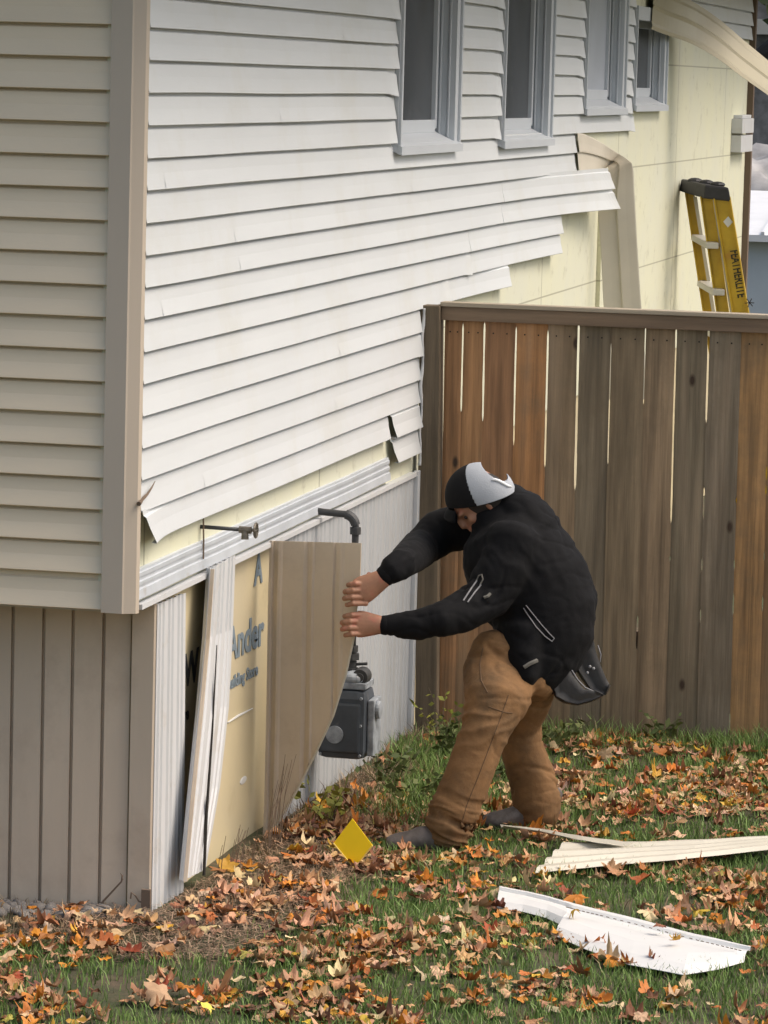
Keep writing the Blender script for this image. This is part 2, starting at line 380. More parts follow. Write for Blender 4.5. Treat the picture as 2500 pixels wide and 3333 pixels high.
# side wall courses
def bow_at(ys, amt, p=2.0):
    return lambda u: amt*max(0.0, (u-ys[0])/(ys[1]-ys[0]))**p
mb = MB(); loose = {}
for k in range(-7, 17):
    zb, zt = zk(k), zk(k-1)
    # spans left free by the windows
    end = 16.08
    if k >= -1: end = 10.22
    if k in (3,): end = 10.22
    if k == 4: end = 10.3
    if k in (5, 6): end = 8.3
    if k in (7, 8): end = 6.2
    if k in (9, 10): end = 5.4
    if k == 11: end = 4.9
    if k >= 12: end = 4.34
    if k == 16: continue
    spans = [(.012, end)]
    for (y0, y1, z0, z1) in WINS:
        if zt > z0+.006 and zb < z1:
            ns = []
            for a, b in spans:
                if zt-z0 < .06: ns.append((a, b)); continue
                if y0 > a and y0 < b: ns.append((a, y0-.006)); 
                if y1 < b and y1 > a: ns.append((y1+.004, b))
                if y0 >= b or y1 <= a: ns.append((a, b))
            spans = ns
    for a, b in spans:
        # a panel joint now and then: one side slightly proud of the other
        if b-a > 3.2 and (k % 3 == 0 or k in (5,7,8,14)):
            j = a + .6 + (b-a-1.2)*random.random()
            if k in (5, 9): j = .22
            if k == 7: j = 1.12
            if k == 8: j = 1.2
            course(mb, a, j+.02, zb, side, seed=k); course(mb, j, b, zb, side, seed=k, lip=.0166)
        else:
            je = random.uniform(-.004, .004)
            course(mb, a, b-.003, zb+(je*.3 if b-a < 3 else 0), side, seed=k, bow=(lambda u, b=b: .010*max(0, 1-(b-u)/.12)**2) if b < 10.4 else None, step=.03,
                   sag=(lambda u, b=b, q=random.uniform(-.012, .004): q*max(0, 1-(b-u)/.15)))
side_siding = mb.build('side_siding', M['side_siding'], house, recalc=False)

def loose_course(k, y0, y1, amt, p=2.0, drop=0.0, cutback=.0):
    m_ = MB()
    course(m_, y0, y1, zk(k), side, bow=bow_at((y0, y1), amt, p), sag=lambda u: -drop*max(0, (u-y0)/(y1-y0))**2, seed=k, step=.08, lip=.018)
    # slanted cut at the free end
    for v in m_.v:
        if v.y > y1-.3: v.y += cutback*((v.z-zk(k))/S)*max(0, 1-(y1-v.y)/.3)
    me = bpy.data.meshes.new('x'); me.from_pydata([tuple(v) for v in m_.v], [], m_.f)
    return finish('loose_siding', solid(me, .0015), M['side_siding'], house)
loose_course(7, 6.18, 8.95, .105, 2.0, .0, -.12)
loose_course(8, 6.18, 9.05, .12, 2.0, .010, -.16)
loose_course(9, 5.38, 7.75, .028, 2.5)
loose_course(10, 5.38, 7.72, .030, 2.5)
loose_course(11, 4.88, 6.30, .026, 2.5)
# lowest course: near end lifted off the wall
m_ = MB()
course(m_, .02, 3.74, zk(16), side, seed=16, step=.06, lip=.017, bow=lambda u: .028*max(0, 1-u/.5)**2, sag=lambda u: -.004*max(0, 1-u/.3))
for v in m_.v:
    if v.y < .3: v.y += .085*(1-(v.z-zk(16))/S)*max(0, 1-(v.y-.02)/.28)-.01
me = bpy.data.meshes.new('x'); me.from_pydata([tuple(v) for v in m_.v], [], m_.f); finish('loose_siding', solid(me, .0015), M['side_siding'], house)
# two short stubs by the fence
for k, ya, yb, dz, sk in ((16, 3.80, 4.33, .0, .04), (17, 3.84, 4.31, -.008, .06)):
    m_ = MB(); course(m_, ya, yb, zk(k)+dz, side, seed=k, step=.05, lip=.02, bow=lambda u: .012, sag=lambda u: .02*(u-4.0)*0)
    for v in m_.v: v.y += sk*(v.z-zk(k))/S*-1*max(0, 1-(v.y-ya)/.25)
    me = bpy.data.meshes.new('x'); me.from_pydata([tuple(v) for v in m_.v], [], m_.f); finish('loose_siding', solid(me, .0015), M['side_siding'], house)
# end strip of the siding by the fence (buckled J channel)
m_ = MB(); pts = [Vector((.016+.003*math.sin(z*31), 4.345+.006*math.sin(z*30.9), z)) for z in np.linspace(1.02, 1.70, 60)]
m_.tube(pts, .008, 8); m_.build('end_channel', M['white_trim'], house, smooth=True)
# split in the siding near the corner
m_ = MB(); pts = [ax(x_, y_, .016) for x_, y_ in ((452,1640),(462,1628),(470,1618),(480,1608),(492,1590),(505,1566))]
m_.tube(pts, [.008,.005,.006,.004,.003,.001], 6); m_.build('crack', M['twig'], side_siding)

# windows
for i, (y0, y1, z0, z1) in enumerate(WINS):
    cw = .095; xf, xb = .022, -.078; ctr = (y0+y1)/2
    mb = MB()
    # casing ring with reveal
    mb.box(-.014, xf, y0, y0+cw*.9, z0, z1); mb.box(-.014, xf, y1-cw, y1, z0, z1)
    mb.box(-.014, xf-.002, y0+cw*.9, y1-cw, z0, z0+.035); mb.box(-.014, xf-.002, y0+cw*.9, y1-cw, z1-.08, z1)
    mb.box(xb-.03, -.0145, y0+.03, y0+cw*.9, z0+.02, z1-.04); mb.box(xb-.03, -.0145, y1-cw, y1-.03, z0+.02, z1-.04)
    # raised beads on the far reveal
    mb.box(-.050, -.042, y1-cw-.012, y1-cw-.0005, z0+.06, z1-.08); mb.box(-.012, -.004, y1-cw-.010, y1-cw-.0005, z0+.05, z1-.08)
    mb.box(xf, xf+.012, y1-.03, y1-.004, z0, z1); mb.box(xf, xf+.012, y0+.004, y0+.02, z0, z1)
    wn = mb.build('window', M['win'], house, bevel=.002)
    ms = MB()
    ms.add([(xf+.020, y0-.01, z0-.012),(xf+.020, y1+.01, z0-.012),(xb-.01, y1-.05, z0+.03),(xb-.01, y0+.05, z0+.03),
            (xf+.020, y0-.01, z0+.022),(xf+.020, y1+.01, z0+.022),(xb-.01, y1-.05, z0+.085),(xb-.01, y0+.05, z0+.085)],
           [(0,3,2,1),(4,5,6,7),(0,1,5,4),(1,2,6,5),(2,3,7,6),(3,0,4,7)])
    ms.build('sill', M['win'], wn)
    mf = MB(); a, b = y0+cw*.9+.001, y1-cw-.001
    mf.box(xb-.01, xb+.022, a, a+.045, z0+.086, z1-.05); mf.box(xb-.01, xb+.022, b-.045, b, z0+.086, z1-.05)
    mf.box(xb-.01, xb+.022, a+.046, b-.046, z0+.07, z0+.125); mf.box(xb-.01, xb+.022, a+.046, b-.046, z1-.12, z1-.06)
    mf.build('sash', M['win'], wn, bevel=.003)
    mg = MB(); mg.box(xb-.02, xb+.002, a+.03, b-.03, z0+.1, z1-.09)
    mg.build('pane', M['palepane'] if i == 2 else M['glass'], wn)
# dark cracks where the casing meets the siding
# skirt under the front wall: vertical tan panels with grooves
mb = MB(); yb = .262
edges = [ay(px, 2400, yb).x for px in (330, 230, 135, 35, -62, -160, -258)]
x1 = ay(423, 2400, yb).x
for e in edges + [edges[-1]-.1*i for i in range(1, 30)]:
    # panel from e to x1 with a V groove on its left
    mb.add([(e+.010, yb-.006, -.2),(x1-.003, yb-.002, -.2),(x1-.003, yb-.002, .967),(e+.010, yb-.006, .967)], [(0,1,2,3)])
    mb.add([(e+.010, yb-.006, -.2),(e+.010, yb-.006, .967),(e+.004, yb+.012, .967),(e+.004, yb+.012, -.2)], [(0,1,2,3)])
    mb.add([(e+.004, yb+.012, -.2),(e+.004, yb+.012, .967),(e-.003, yb+.012, .967),(e-.003, yb+.012, -.2)], [(0,1,2,3)])
    mb.add([(e-.003, yb+.012, -.2),(e-.003, yb+.012, .967),(e-.003, yb-.002, .967),(e-.003, yb-.002, -.2)], [(0,1,2,3)])
    x1 = e
mb.build('front_skirt', M['skirt'], house, recalc=False)
mb = MB(); xl = ay(425, 2400, .25).x
mb.add([(xl,.262,-.2),(xl,.246,-.2),(-.002,.244,-.2),(.004,.250,-.2),(.004,.262,-.2)]+[(xl,.262,.967),(xl,.246,.967),(-.002,.244,.967),(.004,.250,.967),(.004,.262,.967)],
       [(i,(i+1) % 5,(i+1) % 5+5,i+5) for i in range(5)]+[(4,3,2,1,0),(5,6,7,8,9)])
mb.build('skirt_corner_trim', M['skirt'], house)

def ribbed(edge0, edge1, nrib, depth=.010, rows=14, mat_=None, name='ribbed', parent=None, thick=.002, nrm=Vector((1,0,0)), smooth=False, prof=None):
    """sheet between two edges (functions t->point) with vertical ribs"""
    prof = prof or [(0,0),(.12,0),(.2,-1),(.3,-1),(.38,0),(.52,0),(.6,-1),(.68,-1),(.76,0),(1,0)]
    us = []
    for r in range(nrib):
        for a, b in prof[:-1]: us.append(((r+a)/nrib, b))
    us.append((1.0, 0))
    vs = []
    for i in range(rows+1):
        t = i/rows; a = edge0(t); b = edge1(t)
        nn = nrm if not callable(nrm) else nrm(t)
        for u, d in us: vs.append(a.lerp(b, u) + nn*depth*d)
    m = len(us); fs = [(i*m+j, i*m+j+1, (i+1)*m+j+1, (i+1)*m+j) for i in range(rows) for j in range(m-1)]
    me = bpy.data.meshes.new(name); me.from_pydata([tuple(v) for v in vs], [], fs)
    return finish(name, solid(me, thick), mat_, parent, smooth)
L2 = lambda a, b: (lambda t: a.lerp(b, t))
# white ribbed trim at the skirt corner
ribbed(L2(Vector((.006,.25,.966)), Vector((.006,.25,-.12))), L2(Vector((.004,.60,.958)), Vector((.012,.625,-.12))), 3, .012, mat_=M['white_trim'], name='skirt_corner_channel', parent=house)
# white ribbed skirt behind the gas meter
ribbed(L2(Vector((.002,1.95,.975)), Vector((.002,1.95,-.25))), L2(Vector((.002,4.30,.975)), Vector((.002,4.30,-.25))), 16, .010, mat_=M['far_white'], name='side_skirt', parent=house)
mb = MB()
for y_ in (4.305, 4.335): mb.box(.0, .022, y_, y_+.022, -.25, 1.0)
mb.build('end_trim', M['white_trim'], house, bevel=.003)
# aluminium double channel strip along the bottom of the siding
prof = [(-.006,1.106),(.006,1.104),(.007,1.096),(.011,1.093),(.011,1.080),(.007,1.078),(.008,1.068),(.013,1.065),(.013,1.054),(.009,1.052),(.010,1.044),(.015,1.041),(.019,1.012),(.004,1.004)]
vs = []; ny = 60
for i in range(ny+1):
    y = .002+3.80*i/ny
    for a, b in prof: vs.append((a-.010+.003*noise.noise(Vector((y*2, 0, 0))), y, b+.003*noise.noise(Vector((y*1.5, 4, 0)))))
m = len(prof)
mesh_obj('channel_strip', vs, [(i*m+j, i*m+j+1, (i+1)*m+j+1, (i+1)*m+j) for i in range(ny) for j in range(m-1)], M['alu'], house)
mb = MB(); mb.box(-.02, .018, .03, 4.30, .979, .996); mb.build('drip_edge', M['white_trim'], house)

# print on the foam boards
def text_mesh(name, s, size, mat_, origin, xdir, ydir, parent, ext=.0008, shear=0.0, sx=1.0, off=.03):
    cu = bpy.data.curves.new(name, 'FONT'); cu.body = s; cu.size = size; cu.extrude = ext; cu.resolution_u = 3; cu.shear = shear; cu.offset = size*off
    o = bpy.data.objects.new(name, cu); COL.objects.link(o)
    dg = bpy.context.evaluated_depsgraph_get(); dg.update(); me = bpy.data.meshes.new_from_object(o.evaluated_get(dg)); bpy.data.objects.remove(o)
    xd = Vector(xdir).normalized(); yd = Vector(ydir).normalized(); zd = xd.cross(yd).normalized()
    for v in me.vertices: v.co = Vector(origin) + xd*v.co.x*sx + yd*v.co.y + zd*v.co.z
    me.name = name; me.materials.clear(); return finish(name, me, mat_, parent)
sc_ = MB(); sc_.tube([ax(x_, y_, -.028) for x_, y_ in ((742,2352),(775,2330),(822,2306))], [.003,.005,.002], 6); sc_.build('scratch', M['panelwhite'], house)
sc_ = MB(); sc_.ell(ax(792,2540,-.029), .003, .05, .014, 10, 6); sc_.build('scuff', M['panelwhite'], house)
fb = -.0275
text_mesh('board_print', 'Ander', .165, M['ink'], (fb, 1.30, .62), (0,1,-.02), (0,0,1), house, sx=1.22)
text_mesh('board_print', 'building Store', .062, M['ink'], (fb, 1.31, .515), (0,1,-.02), (0,0,1), house, sx=1.25)
text_mesh('board_print', 'hiW', .155, M['inkdark'], (fb, .60, .62), (0,1,0), (0,0,1), house, sx=1.1)
text_mesh('board_print', 'Store', .062, M['inkdark'], (fb, .64, .50), (0,1,0), (0,0,1), house, sx=1.1)
text_mesh('board_print', 'A', .155, M['ink'], (fb, 1.66, .845), (0,1,0), (0,0,1), house, sx=1.1)
# electric box at the far end, far corner post
mb = MB(); a = ax(2398, 395, .0); mb.box(-.014, .06, 15.2, 15.9, 2.21, 2.33); mb.box(-.014, .065, 15.2, 15.9, 2.345, 2.45); mb.box(-.014, .05, 15.3, 15.85, 2.452, 2.475)
mb.build('wall_vent', M['white_trim'], house, bevel=.004)
mb = MB(); mb.box(-.1, .03, 16.08, 16.16, -.3, EAVE-.04); mb.build('far_corner_post', M['twig'], house)

# strip that hangs across the far end and the bent strip (both still fixed to the wall)
def ribbon(name, A, B, mat_, parent, prof=((0,0),(.12,0),(.2,-.02),(.45,0),(.5,-.025),(.56,0),(.85,0),(.92,-.02),(1,0)), sub=6, thick=.0016):
    def cr(P, t):
        n = len(P)-1; x = min(max(t*n, 0), n-1e-6); i = int(x); f = x-i
        p0, p1, p2, p3 = P[max(i-1, 0)], P[i], P[i+1], P[min(i+2, n)]
        return .5*((2*p1)+(p2-p0)*f+(2*p0-5*p1+4*p2-p3)*f*f+(3*p1-p0-3*p2+p3)*f**3)
    rows = (len(A)-1)*sub; vs = []
    for i in range(rows+1):
        t = i/rows; a, b = cr(A, t), cr(B, t); a2, b2 = cr(A, min(1, t+.01)), cr(B, min(1, t+.01))
        if t > .985: a2, b2 = a+(a-cr(A, t-.01)), b+(b-cr(B, t-.01))
        tg = ((a2+b2)-(a+b)).normalized(); n = tg.cross(b-a); n = n.normalized() if n.length > 1e-6 else Vector((1,0,0))
        wdt = (b-a).length
        for u, d in prof: vs.append(a.lerp(b, u)+n*d*min(wdt, .2)*1.4)
    m = len(prof); fs = [(i*m+j, i*m+j+1, (i+1)*m+j+1, (i+1)*m+j) for i in range(rows) for j in range(m-1)]
    me = bpy.data.meshes.new(name); me.from_pydata([tuple(v) for v in vs], [], fs)
    return finish(name, solid(me, thick), mat_, parent, smooth=False)
Y_ = lambda px, py, Y: ay(px, py, Y)
A = [Vector((.012, 8.28, zk(4)+.002)), ax(1905,438,.02), ax(1960,466,.05), Y_(2010,498,9.3), Y_(2046,522,9.16), Y_(2060,545,9.12), Y_(2066,640,9.1), Y_(2076,820,9.1), Y_(2090,1030,9.1), Y_(2110,1300,9.1)]
B = [Vector((.014, 8.28, zk(6)+.002)), ax(1895,556,.014), ax(1935,551,.03), Y_(1968,547,9.28), Y_(1984,552,9.2), Y_(1975,590,9.15), Y_(1950,680,9.1), Y_(1957,820,9.1), Y_(1968,1030,9.1), Y_(1985,1300,9.1)]
ribbon('bent_siding', A, B, M['bent'], house, sub=8, prof=((0,.0),(.03,-.01),(.25,-.026),(.46,-.05),(.49,-.05),(.505,-.012),(.75,-.03),(.97,-.052),(1,-.05)))
A = [ax(2130,-60,.03), ax(2190,-25,.05), Y_(2260,8,11.9), Y_(2340,62,12.1), Y_(2420,130,12.2), Y_(2510,205,12.3), Y_(2600,280,12.4)]
B = [ax(2120,95,.03), ax(2165,112,.05), Y_(2250,142,11.7), Y_(2335,190,11.9), Y_(2415,250,12.0), Y_(2500,310,12.1), Y_(2590,380,12.2)]
ribbon('hanging_siding', A, B, M['stripbeige'], house)
# narrow foam edge strip beside the bent strip
mb = MB(); a = ay(1940,668,9.3); b = ay(1966,1030,9.3)
mb.box(-.013, .01, 9.25, 9.33, .98, 2.0); mb.build('foam_edge', M['foam'], house)

# loose slanted skirt channel (own thing: it is off the wall)
t_ = [ax(683,1852,.03), ax(668,2080,.035), ax(645,2330,.05), ax(618,2600,.06), ax(594,2868,.07)]
u_ = [ax(765,1808,.02), ax(757,2050,.02), ax(744,2300,.03), ax(715,2560,.04), ax(668,2830,.05)]
def pl(P): 
    def f(t):
        n = len(P)-1; x = min(t*n, n-1e-6); i = int(x); return P[i].lerp(P[i+1], x-i)
    return f
o = ribbed(pl(t_), pl(u_), 3, .016, rows=16, mat_=M['white_trim'], name='skirting_strip', parent=None, thick=.003)
tag(o, 'white ribbed skirting strip come loose and slanting between two bare yellow boards', 'siding strip')
mb = MB(); a, b = ax(700,2060,.045), ax(664,2850,.062)
mb.tube([ax(706,2100,.034), ax(690,2400,.048), ax(672,2650,.058), ax(664,2850,.066)], [.002,.004,.006,.006], 6)
o2 = mb.build('slit_shade', M['dark']); o2.parent = o  # solid dark tube stands for the shade inside the slit
mb = MB(); P0 = [p+Vector((.004,-.004,0)) for p in t_]
for i in range(4): mb.hexa([P0[i], P0[i]+Vector((.012,0,0)), P0[i]+Vector((.012,.006,0)), P0[i]+Vector((0,.006,0))], [P0[i+1], P0[i+1]+Vector((.012,0,0)), P0[i+1]+Vector((.012,.006,0)), P0[i+1]+Vector((0,.006,0))])
o2 = mb.build('nailing_edge', M['skirt']); o2.parent = o

# ------------------------------------------------------------------ the big tan panel the man pulls
def panel_d(px, py, t):
    dl = (ax(870, py, .012)-CAM).dot(fw)
    return dl - PK*t*(1-.25*t) + .045*math.sin(math.pi*t)
PK = .30
def held_panel():
    R_ = [(1176,1768),(1174,1850),(1166,1950),(1150,2080),(1124,2200),(1084,2330),(1028,2450),(962,2580),(903,2680),(878,2715)]
    L_ = [(878,1760),(876,1850),(873,1950),(871,2080),(869,2200),(867,2330),(864,2450),(861,2580),(858,2680),(856,2716)]
    nC = 40; rows = []; W0 = None
    sub = 4; n = len(R_)-1
    for i in range(n*sub+1):
        x = min(i/sub, n-1e-6); a = int(x); f = x-a
        def cr(P, c):
            p0, p1, p2, p3 = P[max(a-1,0)][c], P[a][c], P[a+1][c], P[min(a+2,n)][c]
            return .5*((2*p1)+(p2-p0)*f+(2*p0-5*p1+4*p2-p3)*f*f+(3*p1-p0-3*p2+p3)*f**3)
        l = (cr(L_,0), cr(L_,1)); r = (cr(R_,0), cr(R_,1)); W = r[0]-l[0]
        if W0 is None: W0 = W
        dl = (ax(l[0], l[1], .012)-CAM).dot(fw)
        row = []
        for j in range(nC+1):
            u = j/nC*W0; uu = min(u, W)
            t = uu/W0; px = l[0]+uu; py = l[1]+(r[1]-l[1])*(uu/W)
            # distance: comes forward and bellies slightly
            d = dl - PK*t*(1-.25*t) + .045*math.sin(math.pi*t)
            # grooves
            g = 0
            for gc in (.055, .42, .73):
                e = abs(t-gc)
                if e < .030: g = max(g, 1-(e/.030)**2)
                e2 = abs(t-gc-.055)
                if e2 < .025: g = min(g, -.6*(1-(e2/.025)**2))
            d += .010*g
            if u > W+1e-6: over = (u-W)/W0; d += .5*over*0.5; px -= min(over*W0*.10, 14)
            row.append(ad(px, py, d))
        rows.append(row)
    vs = [p for r in rows for p in r]; m = nC+1
    fs = [(i*m+j, i*m+j+1, (i+1)*m+j+1, (i+1)*m+j) for i in range(len(rows)-1) for j in range(nC)]
    me = bpy.data.meshes.new('p'); me.from_pydata([tuple(v) for v in vs], [], fs)
    me = solid(me, .003)
    o = finish('loose_panel', me, M['skirt'], None, smooth=False)
    tag(o, 'wide tan grooved siding panel bent outward in the hands of the crouching worker', 'siding panel')
    # pale broken edge along the free side
    ed = MB(); pts = []
    for k_, r in enumerate(rows):
        W = None
        pts.append(None)
    E = []
    for i in range(n*sub+1):
        x = min(i/sub, n-1e-6); a = int(x); f = x-a
        px = R_[a][0]*(1-f)+R_[a+1][0]*f; py = R_[a][1]*(1-f)+R_[a+1][1]*f
        lx = L_[a][0]*(1-f)+L_[a+1][0]*f
        t = (px-lx)/W0; dl = (ax(lx, py, .012)-CAM).dot(fw)
        d = dl - PK*t*(1-.25*t) + .045*math.sin(math.pi*t)
        if py > 1990: E.append(ad(px+1, py, d-.004))
    ed.tube(E, .0042, 6); e = ed.build('torn_edge', M['creampanel']); e.parent = o
    return o
held_panel()

# ------------------------------------------------------------------ gas meter and tap
yg = 2.50; g0 = gz(.1, yg)
gm = empty('gas_meter', (.12, yg, g0), 'slate grey gas meter hung from a dark elbowed pipe below the white channel strip', 'gas meter')
def P(x, z, y=yg): return Vector((x, y, z))
xp = ay(1157, 1730, yg).x; zt = ay(1090, 1672, yg).z
mb = MB(); arc = [P(xp-.045+.045*math.sin(a), zt-.045+.045*math.cos(a)) for a in np.linspace(0, math.pi/2, 8)]
mb.tube([P(-.02, zt+.008), P(.03, zt+.004)] + arc + [P(xp, .9), P(xp, .62), P(xp, .50)], .0135, 14)
pp = mb.build('pipe', M['pipe'], gm, smooth=True)
mb = MB(); mb.tube([P(xp, zt-.048), P(xp, zt-.075)], .021, 14); mb.build('coupling', M['pipe'], pp)
mb = MB()
mb.tube([P(xp-.046+.046*math.sin(a), zt-.046+.046*math.cos(a)) for a in np.linspace(.15, math.pi/2-.15, 7)], .0185, 14)
mb.build('elbow_fitting', M['pipe'], pp, smooth=False)
xm0, xm1 = ay(1048, 2350, yg).x, ay(1205, 2350, yg).x; zm0, zm1 = ay(1150, 2462, yg).z, ay(1150, 2235, yg).z
xm0 = max(xm0, .03); cx = (xm0+xm1)/2
mb = MB(); mb.box(xm0, xm1, yg-.09, yg+.09, zm0, zm1); bd = mb.build('meter_body', M['meter'], gm, bevel=.034, smooth=False)
mb = MB(); mb.box(xm0+.02, xm1-.02, yg-.102, yg-.091, zm0+.03, zm1-.05); mb.build('front_cover', M['meter'], gm, bevel=.008)
mb = MB(); mb.box(xm1+.001, xm1+.028, yg-.06, yg+.07, zm0+.015, zm1-.04); mb.tube([(xm1+.028, yg-.02, zm1-.08),(xm1+.045, yg-.02, zm1-.08)], .035, 16)
mb.build('index_housing', M['metertop'], gm, bevel=.006)
mb = MB(); mb.box(xm0+.01, xm1-.005, yg-.075, yg+.075, zm1+.001, zm1+.026)
mb.ell((xp+.02, yg-.03, zm1+.04), .05, .05, .028); mb.build('meter_top', M['metertop'], gm, bevel=.004)
mb = MB()
for z_, r_ in ((.50,.022),(.47,.03),(.44,.018),(.415,.026),(.39,.032),(.36,.02)):
    mb.tube([P(xp, z_-.012), P(xp, z_+.012)], r_, 6 if r_ > .025 else 14)
mb.tube([P(xp, .49), P(xp, zm1)], .016, 12)
mb.tube([P(xp-.035, .40), P(xp-.035, zm1)], .014, 12); mb.tube([P(xp-.035, .40), P(xp, .43)], .014, 12)
mb.tube([P(xp+.01, .44), P(xp+.06, .445)], .006, 8); mb.build('shutoff_valve', M['pipe'], gm)

mb = MB(); mb.tube([(cx-.02, yg-.104, zm0+.10), (cx-.02, yg-.110, zm0+.10)], .034, 24); mb.build('dial', M['metertop'], gm)
for bx_ in (xm0+.018, xm1-.018):
    for bz_ in (zm0+.02, (zm0+zm1)/2, zm1-.03):
        mb = MB(); mb.tube([(bx_, yg-.088, bz_), (bx_, yg-.098, bz_)], .006, 6); mb.build('bolt', M['metertop'], gm)
mb = MB(); mb.tube([(xp+.045, yg-.06, .40), (xp+.045, yg+.0, .40)], [.030, .034], 20); mb.tube([(xp+.045, yg-.068, .40), (xp+.045, yg-.06, .40)], .016, 12); mb.build('regulator', M['pipe'], gm)
yt = .84
hb = empty('hose_tap', (0, yt, ax(665,1715).z), 'old brass garden tap on a long bare pipe sticking out of the yellow board', 'tap')
x1, z1_ = ay(790,1724,yt).x, ay(790,1724,yt).z; z0_ = ay(668,1715,yt).z
mb = MB(); mb.tube([(-.02,yt,z0_),(x1,yt,z1_)], .0068, 12); mb.build('pipe', M['pipe'], hb, smooth=True)
mb = MB(); mb.tube([(x1-.012,yt,z1_),(x1+.03,yt,z1_-.001)], .012, 8); mb.tube([(x1+.008,yt,z1_),(x1+.010,yt-.006,z1_-.032)], [.011,.013], 10)
mb.tube([(x1+.03,yt,z1_),(x1+.044,yt,z1_)], .006, 8); mb.build('spout', M['brass'], hb)
mb = MB(); mb.tube([(x1+.046,yt+.024*math.cos(a),z1_+.024*math.sin(a)) for a in np.linspace(0, 2*math.pi, 15)], .004, 6)
for a in (0, 1.57, 3.14, 4.71): mb.tube([(x1+.046,yt,z1_),(x1+.046,yt+.022*math.cos(a),z1_+.022*math.sin(a))], .003, 5)
mb.build('handwheel', M['brass'], hb)
# thin grounding wire
mb = MB(); mb.tube([ax(668,1660,.0), ax(662,1685,.002), ax(663,1760,.002), ax(662,1820,.004)], .003, 5); mb.build('wire', M['twig'], hb)

# ------------------------------------------------------------------ fence
YF = 4.40
fence = empty('wooden_fence', (1.6, YF, gz(1.6, YF)), 'weathered cedar board fence with reddish and grey boards beside the house', 'fence')
bx = [ay(px, 1500, YF).x for px in (1436, 1492, 1562, 1665, 1768, 1868, 1974, 2084, 2184, 2290, 2396)]
nxt = bx[-1]
while nxt < 4.2: nxt += .1245; bx.append(nxt)
TINT = 1.22
RED = [(.31,.165,.075), (.35,.19,.085), (.31,.165,.08), (.40,.20,.08)]
GREY = [(.24,.17,.10), (.20,.16,.105), (.22,.165,.10), (.28,.20,.12), (.21,.17,.11), (.24,.195,.135), (.40,.23,.095), (.32,.19,.09)]
# openings between neighbouring boards: list of (z0, z1, width) read from the slits that show light
def zpx(py): return 1.72 - (py-1010)/ (2390-1010)*1.86
SL = {1:[(1080,1350,.008)], 2:[(1070,1375,.009)], 3:[(1080,1450,.010)], 4:[(1090,1515,.009)], 5:[(1060,1580,.011)], 6:[(1120,1500,.006)],
      7:[(1060,1300,.004),(1985,2080,.009)], 8:[(1060,1670,.007),(1785,1800,.007)], 9:[(1050,1350,.010),(1560,1650,.006),(1790,1820,.006),(1950,1985,.006)],
      10:[(1590,1600,.008),(1790,1815,.007),(1900,1960,.006),(2280,2330,.006)], 11:[(1490,1520,.007),(1550,1570,.007),(1760,1775,.007),(1900,1940,.007)]}
def gapw(i, z):
    w_ = 0
    for a, b, g in SL.get(i, []):
        za, zb_ = zpx(b), zpx(a); e = min(.02, (zb_-za)/3)
        f = min(1, max(0, (z-za)/e+.5))*min(1, max(0, (zb_-z)/e+.5)); w_ = max(w_, g*.72*f*(1+.35*noise.noise(Vector((z*9, i, 0)))))
    return w_
def set_tint(me, col):
    col = tuple(min(.9, c*TINT) for c in col)
    at = me.color_attributes.new('tint', 'FLOAT_COLOR', 'POINT')
    at.data.foreach_set('color', np.tile(np.array([*col, 1.0], np.float32), len(me.vertices)))
for i in range(len(bx)-1):
    a, b = bx[i]+.0015, bx[i+1]-.0015; mb = MB(); nz_ = 90; dy = .003*(i % 3)
    zs = np.linspace(gz(b, YF)-.05, 1.655, nz_+1); vs = []
    for z in zs:
        wl = .0016*noise.noise(Vector((i*5.1, z*2.2, 1))); wr = .0016*noise.noise(Vector(((i+1)*5.1, z*2.2, 1)))
        l = a + gapw(i, z)/2*1.0 + wl - .0025*(gapw(i, z) <= 0); r = b - gapw(i+1, z)/2 + wr + .0025*(gapw(i+1, z) <= 0)
        lean = .014*(1-z/1.7)
        cup = .002*noise.noise(Vector((i*2.3, z*.8, 9)))
        for q in range(7):
            x = l+(r-l)*q/6
            vs.append((x+lean, YF+dy+cup+.0012*noise.noise(Vector((x*60, z*1.5, i))) + (.003 if q in (0, 6) else 0), z))
        vs.append((r+lean, YF+dy+.017, z)); vs.append((l+lean, YF+dy+.017, z))
    m = 9; fs = [(k*m+j, k*m+(j+1) % m, (k+1)*m+(j+1) % m, (k+1)*m+j) for k in range(nz_) for j in range(m)]
    fs += [tuple(range(m-1, -1, -1)), tuple(nz_*m+j for j in range(m))]
    o = mesh_obj('fence_board', vs, fs, M['fence'], fence)
    set_tint(o.data, RED[i] if i < 4 else GREY[(i-4) % 8])
    if i == 3:
        kn = MB(); c = ay(1724, 1434, YF-.001)
        kn.ell((c.x+.004, YF+.004, c.z), .010, .004, .016, 12, 6); kn.build('knot', M['twig'], o).parent = o
    if i < 11:
        for f_ in (.28, .72):
            nl = MB(); nl.tube([(a+(b-a)*f_+.002, YF+dy-.003, 1.60), (a+(b-a)*f_+.002, YF+dy+.003, 1.60)], .0035, 8)
            q = nl.build('nail', M['dark']); q.parent = o
# post against the house
mb = MB(); g = gz(0, YF)
def qd(z, xa, xb, ya, yb): return [(xa,ya,z),(xb,ya,z),(xb,yb,z),(xa,yb,z)]
mb.hexa(qd(g-.1, .030, .128, YF-.055, YF+.04), qd(1.712, .000, .086, YF-.055, YF+.04))
o = mb.build('post', M['fence'], fence, bevel=.004); set_tint(o.data, (.13,.10,.065))
mb = MB(); mb.box(2.55, 2.64, YF+.02, YF+.11, -.2, 1.65); o = mb.build('post', M['fence'], fence); set_tint(o.data, (.14,.11,.08))
